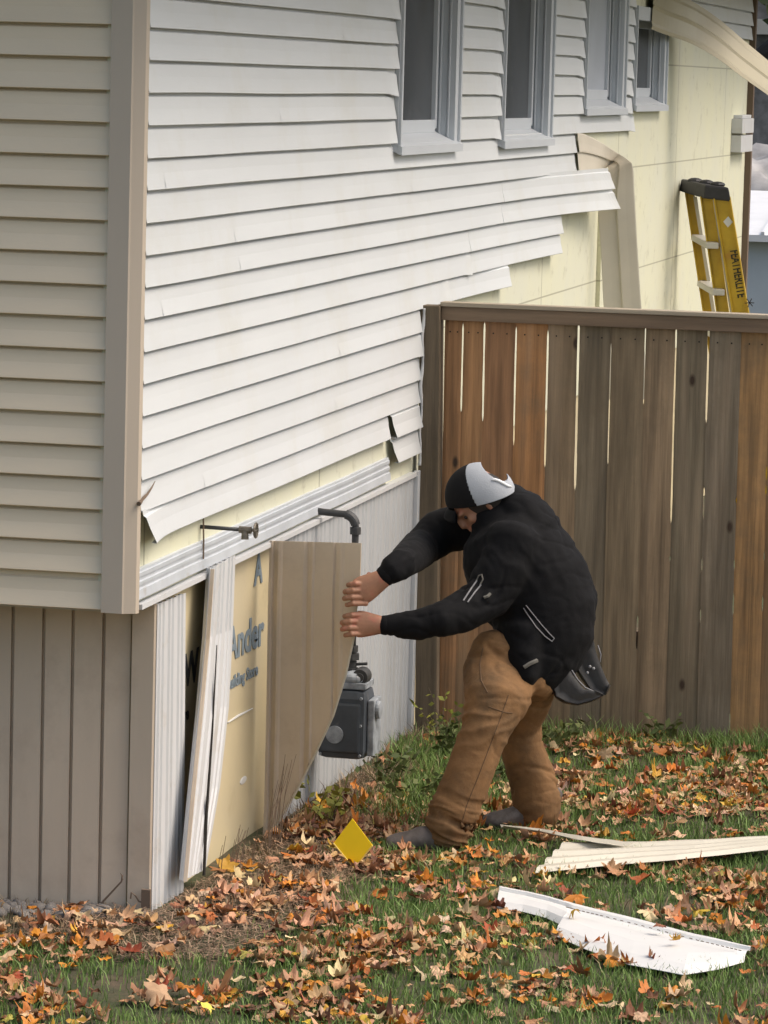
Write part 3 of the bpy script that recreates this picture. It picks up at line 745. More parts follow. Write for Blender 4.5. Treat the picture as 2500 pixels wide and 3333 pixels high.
# rails
mb = MB(); mb.box(.088, 4.2, YF-.026, YF-.002, 1.650, 1.709); mb.build('top_rail', M['rail'], fence, bevel=.002)
mb = MB(); mb.box(.084, 4.2, YF-.034, YF+.05, 1.7095, 1.728); mb.build('cap_rail', M['railtop'], fence, bevel=.003)
mb = MB(); mb.box(.13, 4.2, YF+.029, YF+.065, .25, .34); mb.build('back_rail', M['rail'], fence)

# ------------------------------------------------------------------ ladder behind the fence, leaning on the wall
Yl = 12.1
lad = empty('step_ladder', (ay(2440,1500,Yl).x, Yl, gz(1,6)), 'folded yellow fibreglass stepladder with black top leaning by the stripped wall', 'ladder')
def rail(pxt, pxb, w_t, Y, name, depth=.045, m=M['yellow_fg'], z0=None):
    a = ay(pxt[0], pxt[1], Y); b = ay(pxb[0], pxb[1], Y); d = (b-a)
    s = (gz(.5, 6)-a.z)/d.z; b = a+d*s
    mb = MB(); h = w_t/2
    def q(p): return [(p.x-h, Y, p.z),(p.x+h, Y, p.z),(p.x+h, Y+depth, p.z),(p.x-h, Y+depth, p.z)]
    mb.hexa(q(b), q(a)); 
    for sg in (-1, 1):    # flanges of the channel
        def q2(p): return [(p.x+sg*h-.004, Y-.018, p.z),(p.x+sg*h+.004, Y-.018, p.z),(p.x+sg*h+.004, Y+.001, p.z),(p.x+sg*h-.004, Y+.001, p.z)]
        if name == 'rail': mb.hexa(q2(b), q2(a))
    return mb.build(name, m, lad), a, b
r1, a1, b1 = rail((2242,610),(2302,1010), .050, Yl+.45, 'rail')
r2, a2, b2 = rail((2300,640),(2352,1010), .072, Yl+.04, 'rail')
r3, a3, b3 = rail((2350,640),(2410,1010), .100, Yl, 'rail')
_, a4, b4 = rail((2262,640),(2322,1010), .022, Yl+.43, 'edge_strip', m=M['creampanel'], depth=.02)
_, a5, b5 = rail((2323,650),(2378,1010), .012, Yl+.02, 'edge_strip', m=M['creampanel'], depth=.02)
for (pa, pb) in (((2264,772),(2324,800)), ((2284,922),(2344,952)), ((2304,1075),(2366,1108))):
    p = ay(pa[0], pa[1], Yl+.46); q = ay(pb[0], pb[1], Yl-.03); mb = MB()
    mb.hexa([p+Vector((-.03,0,-.02)), p+Vector((.05,0,-.02)), p+Vector((.05,0,.02)), p+Vector((-.03,0,.02))], [q+Vector((-.05,0,-.02)), q+Vector((.03,0,-.02)), q+Vector((.03,0,.02)), q+Vector((-.05,0,.02))])
    mb.build('step', M['alu_step'], lad, bevel=.006)
# top cap
c0, c1 = ay(2226, 600, Yl+.50), ay(2372, 625, Yl-.02)
mb = MB()
mb.hexa([c0+Vector((-.03,0,-.045)), c0+Vector((.15,0,-.06)), c1+Vector((.02,0,-.06)), c1+Vector((-.16,0,-.045))],
        [c0+Vector((-.02,0,.035)), c0+Vector((.13,0,.03)), c1+Vector((.0,0,.028)), c1+Vector((-.15,0,.04))])
cp = mb.build('top_cap', M['black_pl'], lad, bevel=.012)
mb = MB()
for t in (.25, .5, .75):
    p = c0.lerp(c1, t)+Vector((-.0,0,.035)); mb.ell(p, .05, .06, .02, 10, 6)
mb.build('cap_tray', M['black_pl'], cp)
lb = ay(2370, 722, Yl-.001); mb = MB()
mb.hexa([lb+Vector(v) for v in ((-.03,0,0),(0,0,-.035),(.03,0,0),(0,0,.035))], [lb+Vector((v[0],-.002,v[2])) for v in ((-.03,0,0),(0,0,-.035),(.03,0,0),(0,0,.035))])
mb.build('sticker', M['panelwhite'], lad)
dr = (b3-a3).normalized(); st = ay(2377, 815, Yl-.0015)
text_mesh('lettering', 'FEATHERLITE', .078, M['black_ink'], st, dr, Vector((-dr.z,0,dr.x))*-1 if False else Vector((-dr.z*1.0,0,dr.x)), lad, sx=.66, ext=.001, off=.022)
mb = MB(); c = ay(2440, 985, Yl-.02)
for a in np.linspace(0, 5.5, 6): mb.tube([c, c+Vector((.03*math.cos(a), -.01, .03*math.sin(a)))], .003, 5)
mb.build('cord_end', M['dark'], lad)

# ------------------------------------------------------------------ things beyond the house corner
YB = 22.0
sh = empty('shed', (1.6, YB, -.2), 'low pale blue shed with a white metal roof behind the fence', 'shed')
a, b = ay(2425, 780, YB), ay(2500, 1100, YB); x0s, x1s = ay(2424, 900, YB).x, ay(2424, 900, YB).x+4
zr = ay(2450, 762, YB).z; zr2 = ay(2450, 705, YB+2.2).z
mb = MB(); mb.box(x0s-1.2, x1s, YB, YB+4, -.3, zr-.03); mb.build('wall', M['shedwall'], sh)
mb = MB(); mb.add([(x0s-1.3,YB-.15,zr),(x1s,YB-.15,zr),(x1s,YB+2.2,zr2+.25),(x0s-1.3,YB+2.2,zr2+.25),(x0s-1.3,YB-.15,zr-.06),(x1s,YB-.15,zr-.06),(x1s,YB+2.2,zr2+.19),(x0s-1.3,YB+2.2,zr2+.19)],
                  [(0,1,2,3),(7,6,5,4),(0,4,5,1),(1,5,6,2),(2,6,7,3),(3,7,4,0)])
for i in range(12):
    x = x0s-1.2+i*.45; mb.add([(x,YB-.15,zr+.002),(x+.03,YB-.15,zr+.002),(x+.03,YB+2.2,zr2+.254),(x,YB+2.2,zr2+.254),(x,YB-.15,zr+.03),(x+.03,YB-.15,zr+.03),(x+.03,YB+2.2,zr2+.28),(x,YB+2.2,zr2+.28)], [(0,1,5,4),(1,2,6,5),(2,3,7,6),(3,0,4,7),(4,5,6,7)])
mb.build('roof', M['shedroof'], sh, recalc=True)
# grey tarpaulin heap behind the shed roof
def heap():
    c = ay(2475, 580, 27.0); vs = []; fs = []; nx_, ny_ = 40, 30
    top = ay(2475, 462, 27.0).z
    for j in range(ny_+1):
        for i in range(nx_+1):
            u = i/nx_*2-1; v = j/ny_*2-1
            h = max(0, 1-abs(u)**3)*max(0, 1-abs(v)**4)
            z = -.2+(top+.2)*(h**.5)*(.93+.12*noise.noise(Vector((u*4, v*4, 0)))+.05*noise.noise(Vector((u*12, v*12, 2))))
            vs.append((c.x+u*2.4+.08*noise.noise(Vector((u*7, v*7, 5))), 27+v*1.6, z))
    m = nx_+1; fs = [(j*m+i, j*m+i+1, (j+1)*m+i+1, (j+1)*m+i) for j in range(ny_) for i in range(nx_)]
    o = mesh_obj('covered_heap', vs, fs, M['tarp'], smooth=True); tag(o, 'tall heap under a crumpled grey tarpaulin behind the shed roof', 'tarp heap')
heap()
# neighbour's grey house, only its corner is seen at the top right
nh = empty('neighbour_house', (3.5, 40, -.3), 'grey house far behind, seen past the corner under the hanging strip', 'house')
mb = MB(); mb.box(ay(2450,100,40).x-1.5, 14, 40, 47, -.3, 7); mb.build('wall', M['greyhouse'], nh)
mb = MB(); p = ay(2452,205,39.7); q = ay(2530,140,39.7); mb.tube([p, q], .12, 8); mb.build('gutter_pipe', M['black_pl'], nh)
mb = MB(); p = ay(2490,100,39.9); mb.box(p.x-.15, p.x+.5, 39.85, 39.98, p.z-.05, p.z+.16); mb.build('vent', M['panelwhite'], nh)
mb = MB(); mb.add([(-1,39.4,6.9),(15,39.4,6.9),(15,47.5,6.9),(-1,47.5,6.9),(-1,43.5,9.4),(15,43.5,9.4)], [(0,1,5,4),(2,3,4,5),(0,4,3),(1,2,5),(0,3,2,1)]); mb.build('roof', M['roof'], nh)

def leaf_cloud(n, centre, rad, size, seed, flat=.0):
    r = np.random.default_rng(seed); vs = []; fs = []
    cl = r.normal(size=(max(8, n//60), 3)); cl /= np.linalg.norm(cl, axis=1)[:, None]; cl *= r.uniform(.35, 1, size=(len(cl), 1))
    for i in range(n):
        c = cl[r.integers(len(cl))]+r.normal(size=3)*.16
        p = np.array(centre)+c*np.array(rad)
        a = r.normal(size=3); a /= np.linalg.norm(a); b = np.cross(a, r.normal(size=3)); b /= np.linalg.norm(b)
        s = size*r.uniform(.6, 1.3); k = len(vs)
        vs += [tuple(p-a*s), tuple(p+b*s*.45), tuple(p+a*s), tuple(p-b*s*.45)]; fs.append((k, k+1, k+2, k+3))
    return vs, fs
tr = empty('evergreen_tree', (3.2, 33, -.3), 'dark evergreen tree between the house corner and the tarpaulin heap', 'tree')
mb = MB(); mb.tube([(3.2,33,-.3),(3.25,33,1.2),(3.2,33.1,2.6),(3.3,33,3.6)], [.22,.18,.12,.05], 10)
for i in range(7):
    a = i*.9; z = .9+i*.3; mb.tube([(3.2,33,z),(3.2+1.2*math.cos(a),33+1.0*math.sin(a),z+.5)], [.06,.02], 6)
mb.build('trunk', M['bark'], tr)
vs, fs = leaf_cloud(16000, (3.2,33,2.3), (2.4,1.6,1.9), .10, 3); mesh_obj('crown', vs, fs, M['fir'], tr)
tr2 = empty('bare_tree', (-3.5, 37, -.3), 'tree standing behind the far end of the house, mostly hidden', 'tree')
mb = MB(); mb.tube([(-3.5,37,-.3),(-3.4,37,3),(-3.5,37,6)], [.3,.2,.08], 10); mb.build('trunk', M['bark'], tr2)
vs, fs = leaf_cloud(9000, (-3.5,37,6), (2.6,2,2.6), .13, 5); mesh_obj('crown', vs, fs, M['fir'], tr2)

exec_person = True
# ------------------------------------------------------------------ the worker
def st(px, py, d, hw, hd): return (ad(px, py, d), hw*d/FPX, hd)
DF = (az(1370, 2775, gz(.6, 1.7))-CAM).dot(fw)     # near (front) foot
DB = (az(1690, 2702, gz(.9, 2.2))-CAM).dot(fw)     # far (back) foot
D0 = (DF+DB)/2
DN, DX = D0-.155, D0+.16                              # near and far shoulder

def wrinkle(me, amps, lim=None, seed=0, aniso=None):
    co = np.empty(len(me.vertices)*3, np.float32); me.vertices.foreach_get('co', co); co = co.reshape(-1, 3)
    no = [v.normal.copy() for v in me.vertices]
    for i, v in enumerate(me.vertices):
        p = v.co; q = Vector((p.x, p.y, p.z)); d = 0
        wv = noise.noise_vector(q*5)*.05
        for amp, f, an in amps:
            r = q+wv; s = Vector((r.dot(RT)*an[0], r.dot(fw)*an[1], r.dot(UP)*an[2]))*f
            n_ = noise.noise(s+Vector((seed, seed*2, 0)))
            if amp > 0: d += amp*(.45-abs(n_)*2.2)
            else: d += amp*max(0, 1-abs(n_)*7.5)*(.5+noise.noise(q*4+Vector((9, seed, 0)))*1.4 if noise.noise(q*4+Vector((9, seed, 0))) > -.35 else 0)
        co[i] = np.array(p)+np.array(no[i])*d
    me.vertices.foreach_set('co', co.ravel()); me.update()

def hand(mb, wrist, knuck, d, ys, xs, up_thumb, spread=21):
    """fingers reach left from the knuckles and press on the panel's face; px coordinates + distance"""
    W_, K_ = wrist, knuck
    # palm: flattened loft from wrist to knuckles
    n = 5
    palm = []
    hwK = (ys[-1]-ys[0])/2+13
    for i in range(n+1):
        t = i/n
        px = W_[0]+(K_[0]-W_[0])*t; py = W_[1]+(K_[1]-W_[1])*t
        hw = (30+(hwK-30)*min(1, t*1.3))*1.0
        palm.append(st(px, py, d-.004+.0*t, hw, .026-.008*t))
    mb.loft(palm, 20)
    for i, (yk, xk) in enumerate(zip(ys, xs)):
        r = (.0098, .0103, .0100, .0088)[i]; L = (.9, 1.0, .95, .78)[i]
        k0 = (K_[0]+4, yk); 
        p = [ad(k0[0]+14, yk, d-.006), ad(xk+26*L, yk+1, d-.020), ad(xk+8, yk+3, d-.014), ad(xk, yk+5, d+.003), ad(xk+8, yk+7, d+.018)]
        mb.tube(p, [r*1.05, r*1.08, r*1.0, r*.95, r*.7], 12)
        for pp_, rr in ((p[0], r*1.22), (p[1], r*1.14), (p[3], r*.98)): mb.ell(pp_, rr, rr, rr, 10, 8)
    # thumb leaves the side of the palm near its base and goes behind the panel edge
    s = -1 if up_thumb else 1
    ty = ys[0] if up_thumb else ys[-1]
    bx_, by_ = W_[0]+(K_[0]-W_[0])*.35, W_[1]+(K_[1]-W_[1])*.35
    tp = [ad(bx_, by_+s*16, d+.012), ad(bx_-22, by_+s*24, d+.030), ad(K_[0]+18, ty+s*2, d+.042), ad(K_[0]-6, ty+s*-2, d+.046)]
    mb.tube(tp, [.0135, .0128, .0115, .009], 12); mb.ell(tp[-1], .009, .009, .009, 10, 8); mb.ell(tp[2], .0122,.0122,.0122, 10, 8)

def build_person():
    DH1 = panel_d(1135, 1935, .88)-.030; DH2 = panel_d(1130, 2030, .9)-.034; print('DEPTHS', D0, DH1, DH2)
    # ---- body: one continuous figure
    b = MB()
    b.loft([st(1735,2140,D0,70,.10), st(1755,2020,D0,95,.12), st(1745,1930,D0,120,.14), st(1705,1830,D0,125,.15), st(1650,1740,D0,110,.17), st(1615,1695,D0,60,.08), st(1588,1672,D0,52,.055)])
    b.loft([st(1588,1672,D0,50,.055), st(1560,1640,D0,56,.06)])
    b.loft([st(1700,1760,DN,44,.045), st(1640,1860,DN-.01,36,.036), st(1580,1945,DN-.02,26,.026), st(1510,1990,DN*.6+DH2*.4-.02,26,.026), st(1440,2018,DH2,30,.03), st(1330,2035,DH2,27,.028), st(1246,2035,DH2,26,.025), st(1215,2033,DH2,30,.024)])
    b.loft([st(1560,1715,DX,50,.055), st(1440,1740,DX,48,.05), st(1360,1795,DX-.08,42,.042), st(1290,1848,DH1,34,.034), st(1240,1886,DH1,30,.028), st(1218,1902,DH1,30,.024)])
    b.loft([st(1670,2150,D0-.05,62,.07), st(1615,2300,DF+.02,60,.065), st(1565,2420,DF,52,.06), st(1508,2560,DF,45,.05), st(1468,2680,DF,38,.04), st(1462,2730,DF,36,.04)])
    b.loft([st(1720,2150,D0+.07,62,.07), st(1695,2300,D0+.09,48,.06), st(1695,2420,DB-.02,42,.05), st(1735,2560,DB,42,.045), st(1755,2660,DB,36,.04)])
    # head: bowed, face turned down to the left
    H = ad(1556,1618,D0-.01)
    rot = Matrix((RT, UP, -fw)).transposed()
    tilt = rot @ Matrix.Rotation(math.radians(38), 3, 'Z')       # crown leans left, chin tucks in
    def hp(x, y, z): return H + tilt @ Vector((x, y, z))         # x: back(+)/front(-), y: up, z: towards viewer
    b.ell(H, .098, .106, .076, 24, 16, tilt)
    b.ell(hp(-.03,-.062,0), .062, .066, .058, 20, 12, tilt)      # jaw
    b.ell(hp(-.070,-.098,0), .026, .022, .03, 12, 8, tilt)       # chin
    b.ell(hp(-.100,-.040,0), .020, .028, .013, 12, 8, tilt)      # nose
    b.ell(hp(-.108,-.052,0), .012, .010, .016, 12, 8, tilt)
    b.ell(hp(-.088,-.012,0), .018, .010, .050, 12, 8, tilt)      # brow
    b.ell(hp(-.090,-.076,0), .012, .007, .022, 12, 8, tilt)      # lips
    b.ell(hp(-.088,-.086,0), .012, .006, .019, 12, 8, tilt)
    b.ell(hp(-.060,-.050,.046), .022, .018, .016, 12, 8, tilt)   # cheek
    b.ell(hp(.012,-.034,.076), .017, .030, .009, 14, 8, tilt @ Matrix.Rotation(.2, 3, 'Y'))   # ear
    b.ell(hp(.010,-.058,.074), .010, .010, .008, 10, 6, tilt)
    me = remesh(b, .006, 3)
    hb_ = MB()
    hand(hb_, (1252,1880), (1172,1926), DH1, (1899,1921,1943,1964), (1134,1123,1121,1129), True)
    hb_.loft([st(1268,1867,DH1,28,.027), st(1250,1880,DH1,29,.028), st(1225,1897,DH1,34,.026)])
    hand(hb_, (1240,2034), (1164,2031), DH2, (2001,2022,2043,2063), (1122,1114,1114,1124), True)
    hb_.loft([st(1264,2035,DH2,26,.026), st(1245,2034,DH2,28,.027), st(1220,2033,DH2,33,.026)])
    hm = remesh(hb_, .0024, 3)
    bm = bmesh.new(); bm.from_mesh(me); bm.from_mesh(hm); m_ = bpy.data.meshes.new('person'); bm.to_mesh(m_); bm.free()
    person = finish('person', m_, M['skin'], None, smooth=True)
    tag(person, 'person in black jacket and brown trousers bending to pull a tan panel off', 'person')
    def child(name, me, mt, par=person, smooth=True):
        o = finish(name, me, mt, None, smooth); o.parent = par; return o
    # eye
    eb = MB(); eb.ell(hp(-.080,-.030,.036), .008,.008,.008); child('eye', remesh(eb, .003, 0), M['hair'])
    # ---- trousers
    t = MB()
    t.loft([st(1735,2060,D0,108,.16), st(1720,2150,D0,118,.18), st(1700,2210,D0,120,.18)])
    t.loft([st(1650,2110,D0-.07,112,.11), st(1632,2200,D0-.09,128,.115), st(1612,2290,DF+.02,106,.110), st(1582,2375,DF,84,.100), st(1552,2450,DF,78,.095), st(1512,2560,DF,78,.092), st(1474,2650,DF,84,.09), st(1462,2700,DF,82,.088), st(1475,2730,DF,70,.08)])
    t.loft([st(1745,2130,D0+.07,100,.11), st(1722,2250,D0+.09,88,.112), st(1695,2350,DB-.04,66,.105), st(1700,2440,DB-.02,70,.10), st(1735,2540,DB,78,.092), st(1752,2615,DB,82,.088), st(1752,2655,DB,72,.08)])
    tm = remesh(t, .006, 8)
    wrinkle(tm, [(.004, 5, (1,1,1)), (-.008, 4, (.5,.6,2.2)), (-.004, 8, (.8,1,2.0)), (.001, 30, (1,1,1))], seed=3)
    # deep folds stacked above the front cuff and behind the knee
    def folds(me, px, py, d, rad, amp, n, ang):
        c = ad(px, py, d); dv = (UP*math.cos(ang)+RT*math.sin(ang))
        for v in me.vertices:
            r = (v.co-c); rr = r.length
            if rr < rad:
                f = (1-rr/rad)**.7; s = r.dot(dv)
                pv = r.dot(RT)*math.cos(ang)-r.dot(UP)*math.sin(ang)
                k = noise.noise(Vector((s*n*.16+noise.noise(v.co*9)*.8, pv*5, amp*900+r.dot(fw)*4)))
                v.co += v.normal*amp*f*(.35-2.6*abs(k)+.5*k)
        me.update()
    folds(tm, 1480, 2680, DF, .16, .024, 230, .35); folds(tm, 1555, 2375, DF, .16, .010, 120, -.3); folds(tm, 1650, 2240, D0-.09, .2, .008, 90, .6)
    folds(tm, 1770, 2600, DB, .15, .006, 120, -.2)
    tm = evaluate(tm, [('SMOOTH', dict(iterations=1, factor=.4))])
    tro = child('trousers', tm, M['jeans'])
    # ---- jacket
    j = MB()
    j.loft([st(1738,2196,D0,104,.17), st(1760,2140,D0,134,.185), st(1774,2070,D0,164,.19), st(1770,1990,D0,186,.195), st(1738,1910,D0,192,.20), st(1692,1835,D0,188,.205), st(1650,1765,D0,168,.205), st(1622,1712,D0,132,.17), st(1608,1690,D0,84,.10)])
    j.loft([st(1705,2218,D0-.07,60,.155), st(1708,2150,D0-.06,86,.165), st(1712,2060,D0-.04,108,.17)])
    j.loft([st(1680,1745,DN+.01,92,.085), st(1645,1850,DN-.015,90,.085), st(1585,1940,DN-.035,82,.080), st(1510,1990,DN*.6+DH2*.4-.03,70,.072), st(1430,2018,DH2,58,.062), st(1345,2036,DH2,50,.050), st(1285,2036,DH2,42,.042), st(1254,2035,DH2,31,.033)])
    j.loft([st(1575,1705,DX-.02,86,.085), st(1500,1715,DX,82,.08), st(1428,1734,DX,76,.074), st(1372,1782,DX-.06,64,.064), st(1310,1834,DH1+.02,53,.052), st(1275,1858,DH1,46,.045), st(1256,1874,DH1,36,.035)])
    # collar
    j.loft([st(1618,1700,D0,92,.11), st(1596,1680,D0,84,.095), st(1584,1668,D0,78,.088)])
    j.loft([st(1740,1740,D0,100,.16), st(1690,1670,D0+.01,92,.13), st(1645,1625,D0+.02,70,.10)])
    jm = remesh(j, .007, 9)
    wrinkle(jm, [(.003, 5, (1,1,1)), (-.009, 4.5, (1.6,.8,.8)), (-.006, 8, (.7,1,1.7)), (.0012, 28, (1,1,1))], seed=8)
    folds(jm, 1560, 1960, DN-.03, .14, .008, 120, -.9); folds(jm, 1640, 1820, DN-.03, .17, .008, 90, .9); folds(jm, 1330, 1830, DH1, .15, .006, 130, -.9)
    folds(jm, 1870, 2000, D0, .2, .007, 90, .8); folds(jm, 1340, 2036, DH2, .12, .005, 150, 1.57); folds(jm, 1500, 1740, DX, .13, .007, 110, 1.2)
    jm = evaluate(jm, [('SMOOTH', dict(iterations=1, factor=.4))])
    jo = child('jacket', jm, M['jacket'])
    # surface finder for trim sewn on the jacket
    from mathutils.bvhtree import BVHTree
    bv = BVHTree.FromPolygons([v.co.copy() for v in jm.vertices], [tuple(p.vertices) for p in jm.polygons])
    def on(px, py, off=.002):
        r = ray(px, py).normalized(); h = bv.ray_cast(CAM, r); return (h[0] if h[0] else ad(px, py, DN-.1)) - r*off
    def seam(name, pts, r, m, n=6):
        P_ = []
        for k in range(len(pts)-1):
            for q in range(n): P_.append((pts[k][0]+(pts[k+1][0]-pts[k][0])*q/n, pts[k][1]+(pts[k+1][1]-pts[k][1])*q/n))
        P_.append(pts[-1]); s_ = MB(); s_.tube([on(*p) for p in P_], r, 6); return child(name, s_.build(name, m).data, m, jo)
    tv = BVHTree.FromPolygons([v.co.copy() for v in tm.vertices], [tuple(p.vertices) for p in tm.polygons])
    def trouser_seam(name, pts, r):
        P_ = []
        for k in range(len(pts)-1):
            for q in range(8):
                x_ = pts[k][0]+(pts[k+1][0]-pts[k][0])*q/8; y_ = pts[k][1]+(pts[k+1][1]-pts[k][1])*q/8; r_ = ray(x_, y_).normalized(); h_ = tv.ray_cast(CAM, r_)
                if h_[0]: P_.append(h_[0]-r_*.0005)
        s_ = MB(); s_.tube(P_, r, 6); o = s_.build(name, M['seam']); o.parent = tro
    trouser_seam('side_seam', [(1655,2262),(1632,2330),(1598,2420),(1560,2520),(1520,2620),(1500,2690)], .0016)
    trouser_seam('pocket_edge', [(1572,2110),(1562,2160),(1566,2215),(1590,2260)], .0024)
    trouser_seam('pocket_flap', [(1590,2300),(1640,2318),(1672,2322)], .0020)
    def seam_obj(name, pts, r, m):
        P_ = []
        for k in range(len(pts)-1):
            for q in range(6): P_.append((pts[k][0]+(pts[k+1][0]-pts[k][0])*q/6, pts[k][1]+(pts[k+1][1]-pts[k][1])*q/6))
        P_.append(pts[-1]); s_ = MB(); s_.tube([on(*p) for p in P_], r, 6)
        o = s_.build(name, m); o.parent = jo; return o
    seam_obj('pocket_zip', [(1704,1979),(1716,1998),(1745,2040),(1775,2072),(1797,2088)], .0022, M['trimline'])
    seam_obj('pocket_zip', [(1712,1970),(1728,1990),(1760,2030),(1790,2064),(1804,2078),(1797,2088)], .0020, M['trimline'])
    seam_obj('sleeve_zip', [(1508,1955),(1532,1918),(1552,1890)], .0030, M['trimline'])
    seam_obj('sleeve_zip', [(1522,1960),(1545,1928),(1566,1903)], .0028, M['trimline'])
    seam_obj('sleeve_pull', [(1550,1892),(1558,1874),(1568,1870),(1572,1886),(1562,1904)], .0028, M['patch'])
    seam_obj('hem_patch', [(1706,2172),(1725,2160),(1748,2150)], .008, M['patch'])
    seam_obj('elbow_patch', [(1575,1945),(1588,1940),(1596,1932)], .006, M['patch'])
    # cuffs
    for (px, py, d, r, dx, dy) in ((1252,1876,DH1,34,-14,11), (1248,2035,DH2,31,-15,0)):
        c_ = MB(); c_.loft([st(px+10,py-dy*.7,d,r+2,.036), st(px+dx*.2,py+dy*.2,d,r+1,.034)], 24); o = child('cuff', remesh(c_, .004, 2), M['jacket'], jo)
    # ---- boots
    def boot(px, py, d, s, heel, sc_=1.0):
        bt = MB(); 
        f = lambda dx, dy, hw, hd, dd=0: st(px+dx*sc_, py+dy*sc_, d+dd, hw*sc_, hd)
        bt.loft([f(52,-120,36,.045), f(42,-70,40,.046), f(16,-38,42,.046)])
        bt.loft([f(34,-38,38,.042), f(-4,-44,42,.044), f(-50,-44,36,.046), f(-98,-36,27,.047), f(-128,-32,25,.042), f(-144,-30,20,.032)])
        m_ = remesh(bt, .006, 4); wrinkle(m_, [(.003, 16, (1,1,1))], seed=px)
        o = child('boot', m_, M['boot'])
        sb = MB(); sb.loft([f(44,-10,8,.036), f(0,-8,9,.043), f(-60,-8,9,.047), f(-120,-9,8,.043), f(-150,-12,6,.024)], 20); 
        s2 = remesh(sb, .006, 1); child('sole', s2, M['sole'], o)
    boot(1428, 2778, DF, 1, 0, 1.12); boot(1738, 2706, DB, 1, 0, 1.08)
    # ---- cap: black front, grey rear, open snap strap
    def dome(x0, x1, mt, name, r=1.0, hole=False):
        vs = []; fs = []; nu, nv = 220, 90
        for i in range(nu):
            a = 2*math.pi*i/nu
            for k in range(nv+1):
                th = (math.pi*.52)*k/nv
                x = math.sin(th)*math.cos(a)*.132*r+.010; z = math.sin(th)*math.sin(a)*.100*r; y = math.cos(th)*.122*r+.004
                vs.append((x, y, z))
        for i in range(nu):
            for k in range(nv):
                q = (i*(nv+1)+k, ((i+1) % nu)*(nv+1)+k, ((i+1) % nu)*(nv+1)+k+1, i*(nv+1)+k+1)
                c = sum((Vector(vs[z_]) for z_ in q), Vector())/4
                s = c.x+.10*abs(c.z)*0 + .25*(c.y-.07)
                if x0 <= s < x1:
                    if hole:
                        w_ = rot.transposed() @ (capm @ c); e1 = (w_.x-.058)*.80-(w_.y-.098)*.60; e2 = (w_.x-.058)*.60+(w_.y-.098)*.80
                        if (e1/.058)**2+(e2/.026)**2 < 1: continue
                    fs.append(q)
        vs = [tuple(H+capm @ Vector(v)) for v in vs]
        me = bpy.data.meshes.new(name); me.from_pydata(vs, [], fs)
        bm = bmesh.new(); bm.from_mesh(me); bmesh.ops.delete(bm, geom=[v for v in bm.verts if not v.link_faces], context='VERTS'); bmesh.ops.recalc_face_normals(bm, faces=bm.faces); bm.to_mesh(me); bm.free()
        return solid(me, .003, 0)
    capm = rot @ Matrix.Rotation(math.radians(10), 3, 'Z') @ Matrix.Rotation(math.radians(-24), 3, 'Y') @ Matrix.Rotation(math.radians(16), 3, 'X')
    cf = child('cap', dome(-9, .0115, None, 'cap'), M['capblack'])
    cr_ = child('cap_rear', dome(.0115, 9, None, 'cap_rear', 1.004, True), M['capgrey'], cf)
    cpt = lambda x, y, z: H+capm @ Vector((x, y, z))
    # strap across the opening, dark hair seen in it, piping between black and grey
    cbv = BVHTree.FromPolygons([v.co.copy() for v in cr_.data.vertices], [tuple(p.vertices) for p in cr_.data.polygons])
    A_ = []
    for x_, y_ in ((1600,1562),(1612,1561),(1626,1566),(1640,1574),(1652,1581),(1664,1584)):
        r_ = ray(x_, y_).normalized(); h_ = cbv.ray_cast(CAM, r_)
        if h_[0]: A_.append(h_[0]-r_*.002)
    sp = MB(); sp.tube(A_, [.003]+[.006]*(len(A_)-2)+[.004], 8); o = sp.build('strap', M['strap'], None, smooth=True); o.parent = cf
    hh = MB(); hh.ell(cpt(.010,0,0), .102, .092, .084, 20, 14, capm); o = hh.build('hair', M['hair'], None, smooth=True); o.parent = person
    # brim
    vs = []; fs = []
    for i in range(15):
        a = math.pi+(-1+2*i/14)*.95
        for k in range(6):
            rr = 1+.26*k/5*math.cos((a-math.pi)*.9)
            vs.append(cpt(math.cos(a)*.116*rr, -.014-.028*(k/5)**1.3-.020*abs(math.sin(a))*k/5, math.sin(a)*.096*(1+.10*k/5)))
    fs = [(i*6+k, i*6+k+1, (i+1)*6+k+1, (i+1)*6+k) for i in range(14) for k in range(5)]
    me = bpy.data.meshes.new('brim'); me.from_pydata([tuple(v) for v in vs], [], fs); 
    child('brim', solid(me, .004), M['capblack'], cf)
    bt = MB(); bt.ell(cpt(0,.118,0), .008,.008,.005); o = bt.build('button', M['capblack']); o.parent = cf
    # ---- tool pouch hanging from the belt: own thing? it is worn: keep as top-level thing
    pc = empty('tool_pouch', ad(1870,2200,D0-.02), 'black leather tool pouch with open pockets worn at the back of the belt', 'tool pouch')
    def bag(pts, d, depth, name, rim):
        # pts: outline of the pocket in px; open top
        vs = []; n = len(pts)
        for (dd, k) in ((-depth/2, 0), (depth/2, 1)):
            for (px, py) in pts: vs.append(ad(px, py, d+dd*(1.0 if (px, py) not in rim else 1.25)))
        fs = [tuple(range(n)), tuple(range(2*n-1, n-1, -1))]
        ri = [pts.index(r) for r in rim]
        for i in range(n):
            k = (i+1) % n
            if i in ri and k in ri: continue
            fs.append((i, k, k+n, i+n))
        me = bpy.data.meshes.new(name); me.from_pydata([tuple(v) for v in vs], [], fs)
        bm = bmesh.new(); bm.from_mesh(me); bmesh.ops.triangulate(bm, faces=[f for f in bm.faces if len(f.verts) > 4]); bmesh.ops.subdivide_edges(bm, edges=bm.edges[:], cuts=2, use_grid_fill=True)
        bm.to_mesh(me); bm.free()
        me = evaluate(me, [('SMOOTH', dict(iterations=3, factor=.4)), ('SOLIDIFY', dict(thickness=.004, offset=0))])
        return finish(name, me, M['leather'], pc, smooth=True)
